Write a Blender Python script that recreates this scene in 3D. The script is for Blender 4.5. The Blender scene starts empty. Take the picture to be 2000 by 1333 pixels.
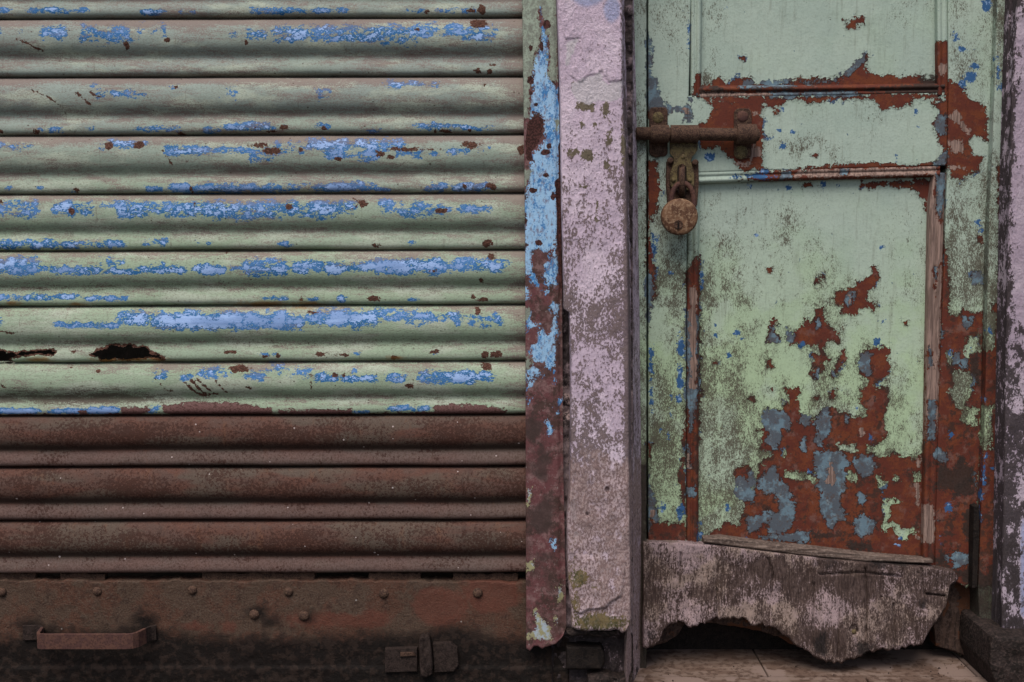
import bpy, math, random
import numpy as np
random.seed(7)
SC = bpy.context.scene
COL = SC.collection
# ------------------------------------------------------------------ camera, sky, sun, exposure
FPX = 2222.0                      # focal length in photo pixels (photo is 2000 x 1333)
PITCH = math.radians(6.0)
CAMY, CAMZ = -1.547, 0.65
cam = bpy.data.cameras.new('camera')
camo = bpy.data.objects.new('camera', cam)
COL.objects.link(camo)
cam.sensor_width = 36.0
cam.lens = FPX * 36.0 / 2000.0
cam.clip_start = 0.05
cam.clip_end = 500
camo.location = (0, CAMY, CAMZ)
camo.rotation_euler = (math.radians(90) - PITCH, 0, 0)
SC.camera = camo

SUN_EL, SUN_AZ = math.radians(58), math.radians(-18)   # azimuth from straight in front of the wall, negative = left
w = bpy.data.worlds.new('World')
SC.world = w
w.use_nodes = True
wn = w.node_tree
bg = wn.nodes['Background']
sky = wn.nodes.new('ShaderNodeTexSky')
sky.sky_type = 'NISHITA'
sky.sun_disc = False
sky.sun_elevation = SUN_EL
sky.sun_rotation = math.pi + SUN_AZ * -1
sky.dust_density = 3.0
sky.air_density = 1.0
wn.links.new(sky.outputs[0], bg.inputs[0])
bg.inputs[1].default_value = 0.06
sun = bpy.data.lights.new('sun', 'SUN')
sun.energy = 1.5
sun.angle = math.radians(35)
sun.color = (1.0, 0.955, 0.90)
suno = bpy.data.objects.new('sun', sun)
COL.objects.link(suno)
# direction the light comes FROM
sd = np.array([math.sin(SUN_AZ) * math.cos(SUN_EL), -math.cos(SUN_AZ) * math.cos(SUN_EL), math.sin(SUN_EL)])
from mathutils import Vector
suno.rotation_euler = Vector(sd).to_track_quat('Z', 'Y').to_euler()
suno.location = (-2, -4, 5)
SC.view_settings.view_transform = 'Standard'
SC.view_settings.look = 'None'
SC.view_settings.gamma = 1
SC.view_settings.use_curve_mapping = False
SC.view_settings.exposure = 0.98

# ------------------------------------------------------------------ photo pixel <-> world plane
CP, SP = math.cos(PITCH), math.sin(PITCH)
def P(px, py, Y):
    """point of the plane Y = const seen at a photo pixel"""
    px = np.asarray(px, float); py = np.asarray(py, float); Y = np.asarray(Y, float)
    a = (px - 1000.0) / FPX; b = (666.5 - py) / FPX
    dy = CP + b * SP; dz = -SP + b * CP
    k = (Y - CAMY) / dy
    return np.stack(np.broadcast_arrays(a * k, Y, CAMZ + dz * k), -1)
def PZ(px, py, Z):
    a = (px - 1000.0) / FPX; b = (666.5 - py) / FPX
    dy = CP + b * SP; dz = -SP + b * CP
    k = (Z - CAMZ) / dz
    return np.array([a * k, CAMY + dy * k, Z])

# ------------------------------------------------------------------ numpy noise and shape fields
def vnoise(x, y, seed=0):
    xi = np.floor(x).astype(np.int64); yi = np.floor(y).astype(np.int64)
    fx = x - xi; fy = y - yi
    fx = fx * fx * fx * (fx * (fx * 6 - 15) + 10); fy = fy * fy * fy * (fy * (fy * 6 - 15) + 10)
    def h(a, b):
        n = (a * 374761393 + b * 668265263 + seed * 1274126177) & 0xFFFFFFFF
        n = ((n ^ (n >> 13)) * 1274126177) & 0xFFFFFFFF
        n = (n ^ (n >> 16)) & 0xFFFF
        return n / 65535.0
    return (h(xi, yi) * (1 - fx) + h(xi + 1, yi) * fx) * (1 - fy) + (h(xi, yi + 1) * (1 - fx) + h(xi + 1, yi + 1) * fx) * fy
def fbm(x, y, sx, sy=None, seed=0, octv=4, rough=0.5):
    sy = sy or sx
    t = 0; a = 1; n = 0
    for o in range(octv):
        t = t + a * vnoise(x / sx * 2 ** o + 17.3 * o, y / sy * 2 ** o + 9.1 * o, seed + o)
        n += a; a *= rough
    return t / n
def sst(x, a, b):
    t = np.clip((x - a) / (b - a), 0, 1)
    return t * t * (3 - 2 * t)
def Z(x0, y0, s, pts):
    return [(x0 + x / s, y0 + y / s) for x, y in pts]
def poly_sd(px, py, poly, default=-30.0, margin=30.0):
    """signed distance in photo pixels, positive inside"""
    poly = np.asarray(poly, float)
    out = np.full(px.shape, default)
    m = (px > poly[:, 0].min() - margin) & (px < poly[:, 0].max() + margin) & (py > poly[:, 1].min() - margin) & (py < poly[:, 1].max() + margin)
    if not m.any():
        return out
    x = px[m]; y = py[m]
    d = np.full(x.shape, 1e9); ins = np.zeros(x.shape, bool)
    n = len(poly)
    for i in range(n):
        ax, ay = poly[i]; bx, by = poly[(i + 1) % n]
        ex, ey = bx - ax, by - ay
        L = ex * ex + ey * ey + 1e-9
        t = np.clip(((x - ax) * ex + (y - ay) * ey) / L, 0, 1)
        d = np.minimum(d, (x - ax - t * ex) ** 2 + (y - ay - t * ey) ** 2)
        c = ((ay > y) != (by > y))
        if ay != by:
            xc = ax + (y - ay) * ex / (by - ay)
            ins ^= c & (x < xc)
    d = np.sqrt(d)
    out[m] = np.maximum(np.where(ins, d, -d), default)
    return out
def union(px, py, polys, default=-30.0):
    r = np.full(px.shape, default)
    for p in polys:
        r = np.maximum(r, poly_sd(px, py, p, default))
    return r
def ells(px, py, L, default=-30.0):
    r = np.full(px.shape, default)
    for (x, y, rx, ry) in L:
        m = (np.abs(px - x) < rx * 3 + 12) & (np.abs(py - y) < ry * 3 + 12)
        if m.any():
            q = np.sqrt(((px[m] - x) / rx) ** 2 + ((py[m] - y) / ry) ** 2)
            r[m] = np.maximum(r[m], np.maximum((1 - q) * min(rx, ry), default))
    return r
def lines(px, py, L, default=-30.0):
    """polylines with a half width"""
    r = np.full(px.shape, default)
    for hw, pts in L:
        pts = np.asarray(pts, float)
        m = (px > pts[:, 0].min() - 20) & (px < pts[:, 0].max() + 20) & (py > pts[:, 1].min() - 20) & (py < pts[:, 1].max() + 20)
        if not m.any():
            continue
        x = px[m]; y = py[m]; d = np.full(x.shape, 1e9)
        for (ax, ay), (bx, by) in zip(pts[:-1], pts[1:]):
            ex, ey = bx - ax, by - ay
            t = np.clip(((x - ax) * ex + (y - ay) * ey) / (ex * ex + ey * ey + 1e-9), 0, 1)
            d = np.minimum(d, np.hypot(x - ax - t * ex, y - ay - t * ey))
        r[m] = np.maximum(r[m], hw - d)
    return r

# ------------------------------------------------------------------ mesh helpers
def empty(name, loc, label=None, cat=None, group=None, kind=None):
    o = bpy.data.objects.new(name, None)
    o.empty_display_size = 0.05
    o.location = loc
    COL.objects.link(o)
    tag(o, label, cat, group, kind)
    return o
def tag(o, label=None, cat=None, group=None, kind=None):
    if label: o['label'] = label
    if cat: o['category'] = cat
    if group: o['group'] = group
    if kind: o['kind'] = kind
    elif cat: o['kind'] = 'thing'
    return o
def wloc(o):
    v = Vector(o.location)
    while o.parent:
        o = o.parent
        v = v + Vector(o.location)
    return v
def make(name, V, F, mat, parent=None, attrs=None, smooth=True, label=None, origin=None):
    """V (n,3) world points, F list of faces or (m,4) int array"""
    V = np.asarray(V, np.float64)
    c = np.array(origin) if origin is not None else (V.min(0) + V.max(0)) / 2
    me = bpy.data.meshes.new(name)
    if isinstance(F, np.ndarray):
        n, k = F.shape
        me.vertices.add(len(V)); me.vertices.foreach_set('co', (V - c).astype(np.float32).ravel())
        me.loops.add(n * k); me.loops.foreach_set('vertex_index', F.astype(np.int32).ravel())
        me.polygons.add(n)
        me.polygons.foreach_set('loop_start', (np.arange(n) * k).astype(np.int32))
        me.polygons.foreach_set('loop_total', np.full(n, k, np.int32))
        me.update(calc_edges=True)
        me.validate()
    else:
        me.from_pydata([tuple(v) for v in (V - c)], [], F)
        me.update()
    for k_, a in (attrs or {}).items():
        at = me.attributes.new(k_, 'FLOAT', 'POINT')
        at.data.foreach_set('value', np.asarray(a, np.float32).ravel())
    me.polygons.foreach_set('use_smooth', np.full(len(me.polygons), smooth))
    me.materials.append(mat)
    o = bpy.data.objects.new(name, me)
    COL.objects.link(o)
    if parent:
        o.parent = parent
        o.location = Vector(c) - wloc(parent)
    else:
        o.location = c
    if label: o['label'] = label
    return o
def gridlines(n_px, step, edge=(0, 1.0, 2.2, 3.8)):
    e = [v for v in edge if v < n_px / 2]
    inner = np.linspace(e[-1] + step, n_px - e[-1] - step, max(2, int((n_px - 2 * e[-1]) / step)))
    if inner[0] >= inner[-1]:
        inner = np.array([n_px / 2])
    return np.concatenate([e, inner, [n_px - v for v in reversed(e)]]) / n_px
def interp(poly):
    """[(y, x), ...] -> function"""
    a = np.asarray(poly, float)
    return lambda q: np.interp(q, a[:, 0], a[:, 1])
def patch(name, xl, xr, yt, yb, Y0, Yb, mat, parent=None, fields=None, disp=None, step=3.0, rnd=2.5, rr=0.0015, label=None, profile=None):
    """a slab: front sheet between two side curves x(y) and top/bottom curves y(u), rounded edges, sides going straight back to Yb.
    disp(px,py) metres towards the street; profile(u, v) extra relief"""
    f = lambda c, ax: (lambda q: np.full(np.shape(q), float(c))) if np.isscalar(c) else interp(c)
    xl, xr = f(xl, 0), f(xr, 0)
    yt, yb = f(yt, 1), f(yb, 1)
    wd = float(np.mean(xr(np.array([yt(.5), yb(.5)])) - xl(np.array([yt(.5), yb(.5)])))); ht = float(np.mean(yb(np.linspace(0, 1, 9)) - yt(np.linspace(0, 1, 9))))
    u = gridlines(wd, step); v = gridlines(ht, step)
    U, Vv = np.meshgrid(u, v)
    py = yt(U) * (1 - Vv) + yb(U) * Vv
    px = xl(py) * (1 - U) + xr(py) * U
    w_ = xr(py) - xl(py); h_ = yb(U) - yt(U)
    d = np.minimum(np.minimum(U, 1 - U) * w_, np.minimum(Vv, 1 - Vv) * h_)
    q = np.clip(1 - d / rnd, 0, 1)
    dep = rr * (1 - np.sqrt(np.maximum(1 - q * q, 0)))
    Y = (Y0(px, py) if callable(Y0) else np.full(px.shape, float(Y0))) + dep
    if profile is not None: Y = Y - profile(U, Vv)
    if disp is not None: Y = Y - disp(px, py) * np.minimum(d / 3.0 + .15, 1)
    W = P(px, py, Y)
    nv, nu = px.shape
    idx = np.arange(nv * nu).reshape(nv, nu)
    F = np.stack([idx[:-1, :-1], idx[1:, :-1], idx[1:, 1:], idx[:-1, 1:]], -1).reshape(-1, 4)
    ring = np.concatenate([idx[0, :], idx[1:, -1], idx[-1, -2::-1], idx[-2:0:-1, 0]])
    Vw = W.reshape(-1, 3)
    r0 = Vw[ring]; r1 = r0.copy(); r1[:, 1] = Yb
    n0 = len(Vw); nr = len(ring)
    a = np.arange(nr); b = (a + 1) % nr
    S = np.stack([n0 + a, n0 + b, n0 + nr + b, n0 + nr + a], -1)
    V = np.concatenate([Vw, r0, r1]); F = np.concatenate([F, S])
    at = {}
    if fields is not None:
        fx = np.concatenate([px.ravel(), px.ravel()[ring], px.ravel()[ring]]); fy = np.concatenate([py.ravel(), py.ravel()[ring], py.ravel()[ring]])
        at = fields(fx, fy)
    return make(name, V, F, mat, parent, at, True, label)
def box(name, c, s, mat, parent=None, bev=0.0, label=None, rot=None):
    """bevelled box in world coordinates"""
    import bmesh
    bm = bmesh.new()
    bmesh.ops.create_cube(bm, size=1.0)
    bmesh.ops.scale(bm, vec=s, verts=bm.verts)
    if bev: bmesh.ops.bevel(bm, geom=list(bm.edges), offset=bev, segments=2, affect='EDGES')
    if rot is not None: bmesh.ops.rotate(bm, matrix=rot, verts=bm.verts)
    V = np.array([v.co for v in bm.verts]) + np.array(c)
    bm.verts.index_update()
    F = [[v.index for v in f.verts] for f in bm.faces]
    bm.free()
    return make(name, V, F, mat, parent, None, False, label)
def lathe(prof, n=20, axis='y'):
    """prof [(r, h)]; h runs towards the street (-Y)"""
    V = []; F = []
    for r, h in prof:
        for i in range(n):
            a = 2 * math.pi * i / n
            V.append((r * math.cos(a), -h, r * math.sin(a)))
    for j in range(len(prof) - 1):
        for i in range(n):
            F.append([j * n + i, j * n + (i + 1) % n, (j + 1) * n + (i + 1) % n, (j + 1) * n + i])
    F.append([(len(prof) - 1) * n + i for i in range(n)])
    return np.array(V), F
def tube(pts, r, n=10):
    """round bar along points"""
    pts = [Vector(p) for p in pts]
    V = []; F = []
    rs = r if hasattr(r, '__len__') else [r] * len(pts)
    for k, p in enumerate(pts):
        d = (pts[min(k + 1, len(pts) - 1)] - pts[max(k - 1, 0)]).normalized()
        ref = Vector((0, 1, 0)) if abs(d.y) < 0.9 else Vector((0, 0, 1))
        a = d.cross(ref).normalized(); b = d.cross(a)
        for i in range(n):
            t = 2 * math.pi * i / n
            V.append(tuple(p + (a * math.cos(t) + b * math.sin(t)) * rs[k]))
    for k in range(len(pts) - 1):
        for i in range(n):
            F.append([k * n + i, k * n + (i + 1) % n, (k + 1) * n + (i + 1) % n, (k + 1) * n + i])
    F.append([i for i in range(n)][::-1]); F.append([(len(pts) - 1) * n + i for i in range(n)])
    return np.array(V), F
def plate(outline, Yf, Yb, bev=0.0008):
    """a flat plate from a photo pixel outline with a bevelled rim"""
    o = np.array(outline, float); n = len(o)
    c = o.mean(0)
    W0 = P(o[:, 0], o[:, 1], Yf + bev)
    s = o + (c - o) / np.maximum(np.linalg.norm(c - o, axis=1, keepdims=True), 1e-6) * bev / 0.0007
    W1 = P(s[:, 0], s[:, 1], Yf)
    W2 = W0.copy(); W2[:, 1] = Yb
    V = np.concatenate([W1, W0, W2])
    F = [list(range(n))]
    for i in range(n):
        j = (i + 1) % n
        F.append([i, j, n + j, n + i]); F.append([n + i, n + j, 2 * n + j, 2 * n + i])
    return V, F

# ------------------------------------------------------------------ node helper
class M:
    def __init__(s, name):
        s.m = bpy.data.materials.new(name); s.m.use_nodes = True
        s.t = s.m.node_tree
        s.b = s.t.nodes['Principled BSDF']
        s.co = s.t.nodes.new('ShaderNodeNewGeometry').outputs['Position']
        s.oi = s.t.nodes.new('ShaderNodeObjectInfo').outputs['Random']
    def put(s, sock, v):
        if isinstance(v, bpy.types.NodeSocket): s.t.links.new(v, sock)
        else:
            if sock.type == 'RGBA' and len(v) == 3: v = (*v, 1)
            sock.default_value = v
    def op(s, o, a, b=0.0, c=0.0, clamp=False):
        n = s.t.nodes.new('ShaderNodeMath'); n.operation = o; n.use_clamp = clamp
        s.put(n.inputs[0], a); s.put(n.inputs[1], b); s.put(n.inputs[2], c)
        return n.outputs[0]
    def add(s, a, b): return s.op('ADD', a, b)
    def mul(s, a, b): return s.op('MULTIPLY', a, b)
    def sub(s, a, b): return s.op('SUBTRACT', a, b)
    def mad(s, a, b, c): return s.op('MULTIPLY_ADD', a, b, c)
    def mx(s, a, b): return s.op('MAXIMUM', a, b)
    def mn(s, a, b): return s.op('MINIMUM', a, b)
    def st(s, x, a, b):
        n = s.t.nodes.new('ShaderNodeMapRange'); n.interpolation_type = 'SMOOTHSTEP'
        s.put(n.inputs[0], x); s.put(n.inputs[1], a); s.put(n.inputs[2], b)
        return n.outputs[0]
    def at(s, name):
        n = s.t.nodes.new('ShaderNodeAttribute'); n.attribute_name = name
        return n.outputs['Fac']
    def vec(s, sc, off=(0, 0, 0)):
        n = s.t.nodes.new('ShaderNodeVectorMath'); n.operation = 'MULTIPLY_ADD'
        s.put(n.inputs[0], s.co); n.inputs[1].default_value = sc if hasattr(sc, '__len__') else (sc,) * 3
        n.inputs[2].default_value = off
        return n.outputs[0]
    def noise(s, sc, detail=4, rough=.55, off=0.0, dist=0.0):
        """sc = features per metre, one number or (x, y, z)"""
        n = s.t.nodes.new('ShaderNodeTexNoise')
        s.put(n.inputs['Vector'], s.vec(sc, (off, off * .7, off * 1.3)))
        n.inputs['Scale'].default_value = 1; n.inputs['Detail'].default_value = detail; n.inputs['Roughness'].default_value = rough
        n.inputs['Distortion'].default_value = dist
        return s.mad(n.outputs['Fac'], 2.1, -.55)
    def vor(s, sc, off=0.0, feat='F1'):
        n = s.t.nodes.new('ShaderNodeTexVoronoi'); n.feature = feat
        s.put(n.inputs['Vector'], s.vec(sc, (off, off, off))); n.inputs['Scale'].default_value = 1
        return n.outputs['Distance'], n.outputs['Color'] if feat == 'F1' else None
    def mix(s, f, a, b):
        n = s.t.nodes.new('ShaderNodeMix'); n.data_type = 'RGBA'; n.clamp_factor = True
        s.put(n.inputs[0], f); s.put(n.inputs[6], a); s.put(n.inputs[7], b)
        return n.outputs[2]
    def sepx(s, c):
        n = s.t.nodes.new('ShaderNodeSeparateColor'); s.put(n.inputs[0], c); return n.outputs[0]
    def specks(s, sc, keep, size, off):
        """sparse round spots: mask"""
        d, c = s.vor(sc, off)
        r = s.sepx(c)
        k = s.op('GREATER_THAN', r, 1 - keep)
        return s.mul(k, s.st(d, size, size * .7))
    def out(s, col, rough=.7, bump=None, bs=.5, bd=.001, metal=0.0, spec=.3):
        s.put(s.b.inputs['Base Color'], col); s.put(s.b.inputs['Roughness'], rough)
        s.b.inputs['Metallic'].default_value = metal
        s.b.inputs['Specular IOR Level'].default_value = spec * .3
        if bump is not None:
            n = s.t.nodes.new('ShaderNodeBump'); n.inputs['Strength'].default_value = bs; n.inputs['Distance'].default_value = bd
            s.put(n.inputs['Height'], bump)
            s.t.links.new(n.outputs[0], s.b.inputs['Normal'])
        return s.m

# ------------------------------------------------------------------ materials
def mat_slat():
    s = M('slat_paint')
    n_s = s.noise((80, 80, 135), 7, .68, 3.1)
    n_f = s.noise((330, 330, 700), 4, .6, 8.0)
    n_l = s.noise((14, 14, 50), 4, .6, 5.0)
    tone = s.at('tone')
    green = s.mix(tone, (.245, .288, .258), (.275, .348, .245))
    green = s.mix(s.mul(s.st(n_l, .45, .8), .8), green, (.38, .42, .335))
    green = s.mix(s.mul(s.st(n_f, .42, .85), .5), green, (.16, .155, .125))
    # dust and dirt
    dirt_shade = s.add(s.at('dirt_shade'), s.mul(s.sub(s.noise((28, 28, 150), 7, .78, 1.0), .5), 1.5))
    fine = s.noise((520, 520, 900), 4, .7, 2.0)
    green = s.mix(s.mul(s.st(s.add(dirt_shade, s.mul(s.sub(fine, .5), 1.3)), .3, .95), .85), green, (.185, .135, .12))
    run = s.noise((170, 170, 7), 5, .7, 77.0)
    green = s.mix(s.mul(s.st(run, .66, .95), .45), green, (.11, .085, .07))
    mould = s.add(s.at('mould'), s.add(s.mul(s.sub(s.noise((45, 45, 260), 6, .8, 4.0), .5), 1.5), s.mul(s.sub(fine, .5), 1.1)))
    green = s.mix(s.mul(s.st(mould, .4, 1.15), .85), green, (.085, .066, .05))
    green = s.mix(s.mul(s.st(n_f, .90, .99), .6), green, (.06, .05, .04))
    green = s.mix(s.mul(s.st(s.noise((120, 120, 160), 6, .8, 71.0), .76, .92), .85), green, (.09, .065, .05))
    green = s.mix(s.mul(s.st(s.noise((36, 36, 620), 6, .8, 51.0), .62, .95), .55), green, (.13, .105, .088))
    green = s.mix(s.mul(s.st(s.noise((30, 30, 520), 6, .8, 57.0), .70, 1.0), .5), green, (.46, .48, .40))
    # blue worn layers
    wv = s.add(s.at('wear'), s.add(s.mul(s.sub(n_s, .5), 1.7), s.mul(s.sub(n_f, .5), .9)))
    wv = s.add(wv, s.mul(s.sub(s.noise((42, 42, 62), 5, .65, 17.0), .5), 1.3))
    dark_b = s.mix(s.st(n_l, .35, .65), (.026, .115, .265), (.05, .155, .345))
    dark_b = s.mix(s.mul(s.st(dirt_shade, .4, .9), .6), dark_b, (.16, .15, .2))
    light_b = s.mix(s.st(n_l, .35, .65), (.27, .39, .64), (.18, .28, .50))
    mb = s.st(s.add(wv, s.mul(s.sub(s.noise((140, 140, 260), 5, .75, 29.0), .5), .9)), .46, .54); ml = s.st(s.add(wv, s.mul(s.sub(s.noise((250, 250, 320), 5, .7, 23.0), .5), .9)), 1.0, 1.06)
    c = s.mix(mb, green, dark_b); c = s.mix(ml, c, light_b)
    # rust
    rv = s.add(s.at('rust'), s.add(s.mul(s.sub(s.noise(160, 5, .65, 6.0), .5), 8), s.mul(s.sub(n_f, .5), 3)))
    mr = s.st(rv, 0.0, 1.0)
    c = s.mix(mr, c, s.mix(s.st(n_f, .4, .65), (.05, .024, .017), (.105, .05, .036)))
    sp = s.specks((160, 160, 220), .05, .22, 5.5)
    c = s.mix(s.mul(sp, .8), c, (.05, .03, .022))
    mv = s.add(s.at('primer'), s.add(s.mul(s.sub(n_s, .5), 14), s.mul(s.sub(n_f, .5), 6)))
    mm = s.st(mv, 0, 1)
    c = s.mix(mm, c, s.mix(s.st(n_f, .45, .7), (.135, .07, .065), (.07, .035, .03)))
    # orange bleed
    c = s.mix(s.mul(s.st(s.add(s.at('bleed'), s.mul(s.sub(n_s, .5), 9)), -3, 5), .85), c, s.mix(n_f, (.17, .065, .014), (.30, .17, .055)))
    h = s.sub(1.0, s.mx(s.mx(s.mul(mb, .5), ml), s.mx(mr, mm)))
    h = s.add(h, s.add(s.mul(n_f, .35), s.mul(s.mul(mr, n_f), 1.2)))
    return s.out(c, s.mix(mr, (.55,) * 3, (.85,) * 3), h, .6, .0006, spec=.35)
def mat_rustslat():
    s = M('rusty_slat')
    n1 = s.noise((30, 30, 80), 5, .6, 1.0); n2 = s.noise(420, 4, .65, 2.0); n3 = s.noise((260, 260, 260), 6, .75, 7.0)
    c = s.mix(s.st(n1, .2, .8), (.086, .050, .040), (.096, .044, .032))
    c = s.mix(s.mul(s.st(s.noise((8, 8, 30), 3, .5, 9.0), .45, .7), .6), c, (.088, .075, .058))
    c = s.mix(s.mul(s.st(n2, .45, .9), .6), c, (.055, .032, .026))
    c = s.mix(s.mul(s.st(s.noise(700, 3, .7, 33.0), .6, 1.0), .5), c, (.18, .13, .115))
    c = s.mix(s.mul(s.st(s.noise((60, 60, 9), 5, .7, 79.0), .6, .95), .5), c, (.13, .06, .035))
    c = s.mix(s.mul(s.st(s.noise((80, 80, 6), 5, .7, 83.0), .62, .95), .55), c, (.05, .03, .025))
    c = s.mix(s.mul(s.at('lip'), .65), c, s.mix(s.st(n2, .3, .8), (.135, .092, .083), (.085, .053, .045)))  # lighter lip colour, a painted highlight for contrast
    spot = s.st(s.add(s.add(n3, s.mul(s.at('spots'), .16)), s.mul(s.sub(s.noise((16, 16, 30), 4, .6, 19.0), .5), .5)), .60, .72)
    c = s.mix(s.mul(spot, .8), c, (.043, .019, .014))
    c = s.mix(s.mul(s.st(s.at('dirt_shade'), .2, 1.0), .8), c, (.035, .022, .018))  # painted shade of the underside and seams
    c = s.mix(s.mul(s.specks((75, 75, 75), .03, .13, 3.3), .9), c, (.5, .42, .4))
    c = s.mix(s.mul(s.specks((170, 170, 170), .02, .22, 4.7), .8), c, (.42, .34, .32))
    h = s.add(s.mul(n2, .6), s.mul(spot, -.5))
    return s.out(c, .72, h, .5, .0007, spec=.35)
def mat_bottom():
    s = M('sooty_rusty_plate')
    n1 = s.noise(22, 5, .6, 1.0); n2 = s.noise(400, 4, .65, 2.0); n3 = s.noise(90, 5, .65, 4.0)
    c = s.mix(s.st(n1, .38, .62), (.074, .046, .033), (.084, .041, .028))
    c = s.mix(s.mul(s.st(n3, .5, .8), .6), c, (.042, .024, .019))
    c = s.mix(s.mul(s.st(n2, .5, .85), .6), c, (.10, .078, .06))
    c = s.mix(s.mul(s.st(n2, .45, .15), .6), c, (.03, .019, .014))
    red = s.st(s.add(s.at('red'), s.mul(s.sub(n3, .5), 14)), -4, 8)
    c = s.mix(s.mul(red, .55), c, (.125, .042, .029))
    soot = s.add(s.at('soot'), s.add(s.mul(s.sub(n3, .5), 26), s.mul(s.sub(n2, .5), 12)))
    c = s.mix(s.mul(s.st(soot, -8, 22), .96), c, s.mix(s.st(n3, .45, .7), (.008, .0065, .006), (.024, .016, .013)))
    c = s.mix(s.mul(s.specks(75, .03, .12, 3.3), .8), c, (.3, .26, .24))
    return s.out(c, .7, s.add(n2, s.mul(n3, .8)), .7, .0009, spec=.3)
def mat_rail():
    s = M('rail_paint')
    n1 = s.noise((95, 95, 75), 7, .72, 3.0); n2 = s.noise(380, 4, .65, 2.0); nl = s.noise(24, 4, .6, 5.0)
    prim = s.mix(s.st(nl, .4, .65), (.125, .05, .052), (.085, .045, .042))
    prim = s.mix(s.mul(s.st(n2, .5, .9), .6), prim, (.05, .026, .022))
    prim = s.mix(s.mul(s.st(s.noise(70, 7, .78, 61.0), .45, .75), .7), prim, (.215, .13, .125))
    prim = s.mix(s.mul(s.st(s.noise(40, 7, .78, 67.0), .50, .70), .85), prim, (.048, .03, .025))
    prim = s.mix(s.mul(s.st(s.noise((300, 300, 200), 4, .7, 69.0), .72, .9), .7), prim, (.25, .21, .20))
    prim = s.mix(s.mul(s.st(s.add(s.at('mould'), s.mul(s.sub(nl, .5), 1.2)), .4, .8), .8), prim, (.05, .033, .03))
    ns = s.add(s.mul(s.sub(n1, .5), 26), s.mul(s.sub(n2, .5), 11))
    bl = s.st(s.add(s.at('blue'), ns), 0, .9)
    bcol = s.mix(s.st(s.add(s.noise((75, 75, 40), 7, .78, 8.0), s.mul(s.sub(n2, .5), .5)), .46, .70), (.29, .47, .66), (.05, .18, .40))
    bcol = s.mix(s.st(s.noise((230, 230, 110), 5, .75, 9.5), .52, .8), bcol, (.17, .18, .25))
    c = s.mix(bl, prim, bcol)
    gn = s.st(s.add(s.at('green'), ns), 0, .9)
    gcol = s.mix(s.st(n1, .4, .65), (.29, .34, .27), (.2, .22, .18))
    gcol = s.mix(s.mul(s.st(n2, .5, .7), .5), gcol, (.13, .12, .1))
    c = s.mix(gn, c, gcol)
    cream = s.st(s.add(s.at('cream'), s.mul(ns, .7)), 1.5, 2.4)
    c = s.mix(cream, c, s.mix(s.st(n1, .4, .6), (.33, .38, .42), (.27, .25, .14)))
    ru = s.st(s.add(s.at('rust'), s.mul(s.sub(n1, .5), 8)), 0, 1)
    c = s.mix(ru, c, s.mix(s.st(n2, .4, .65), (.03, .013, .011), (.075, .03, .026)))
    h = s.add(s.mx(bl, gn), s.add(s.mul(cream, .6), s.mul(n2, .4)))
    return s.out(c, .6, h, .7, .0008, spec=.35)
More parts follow.
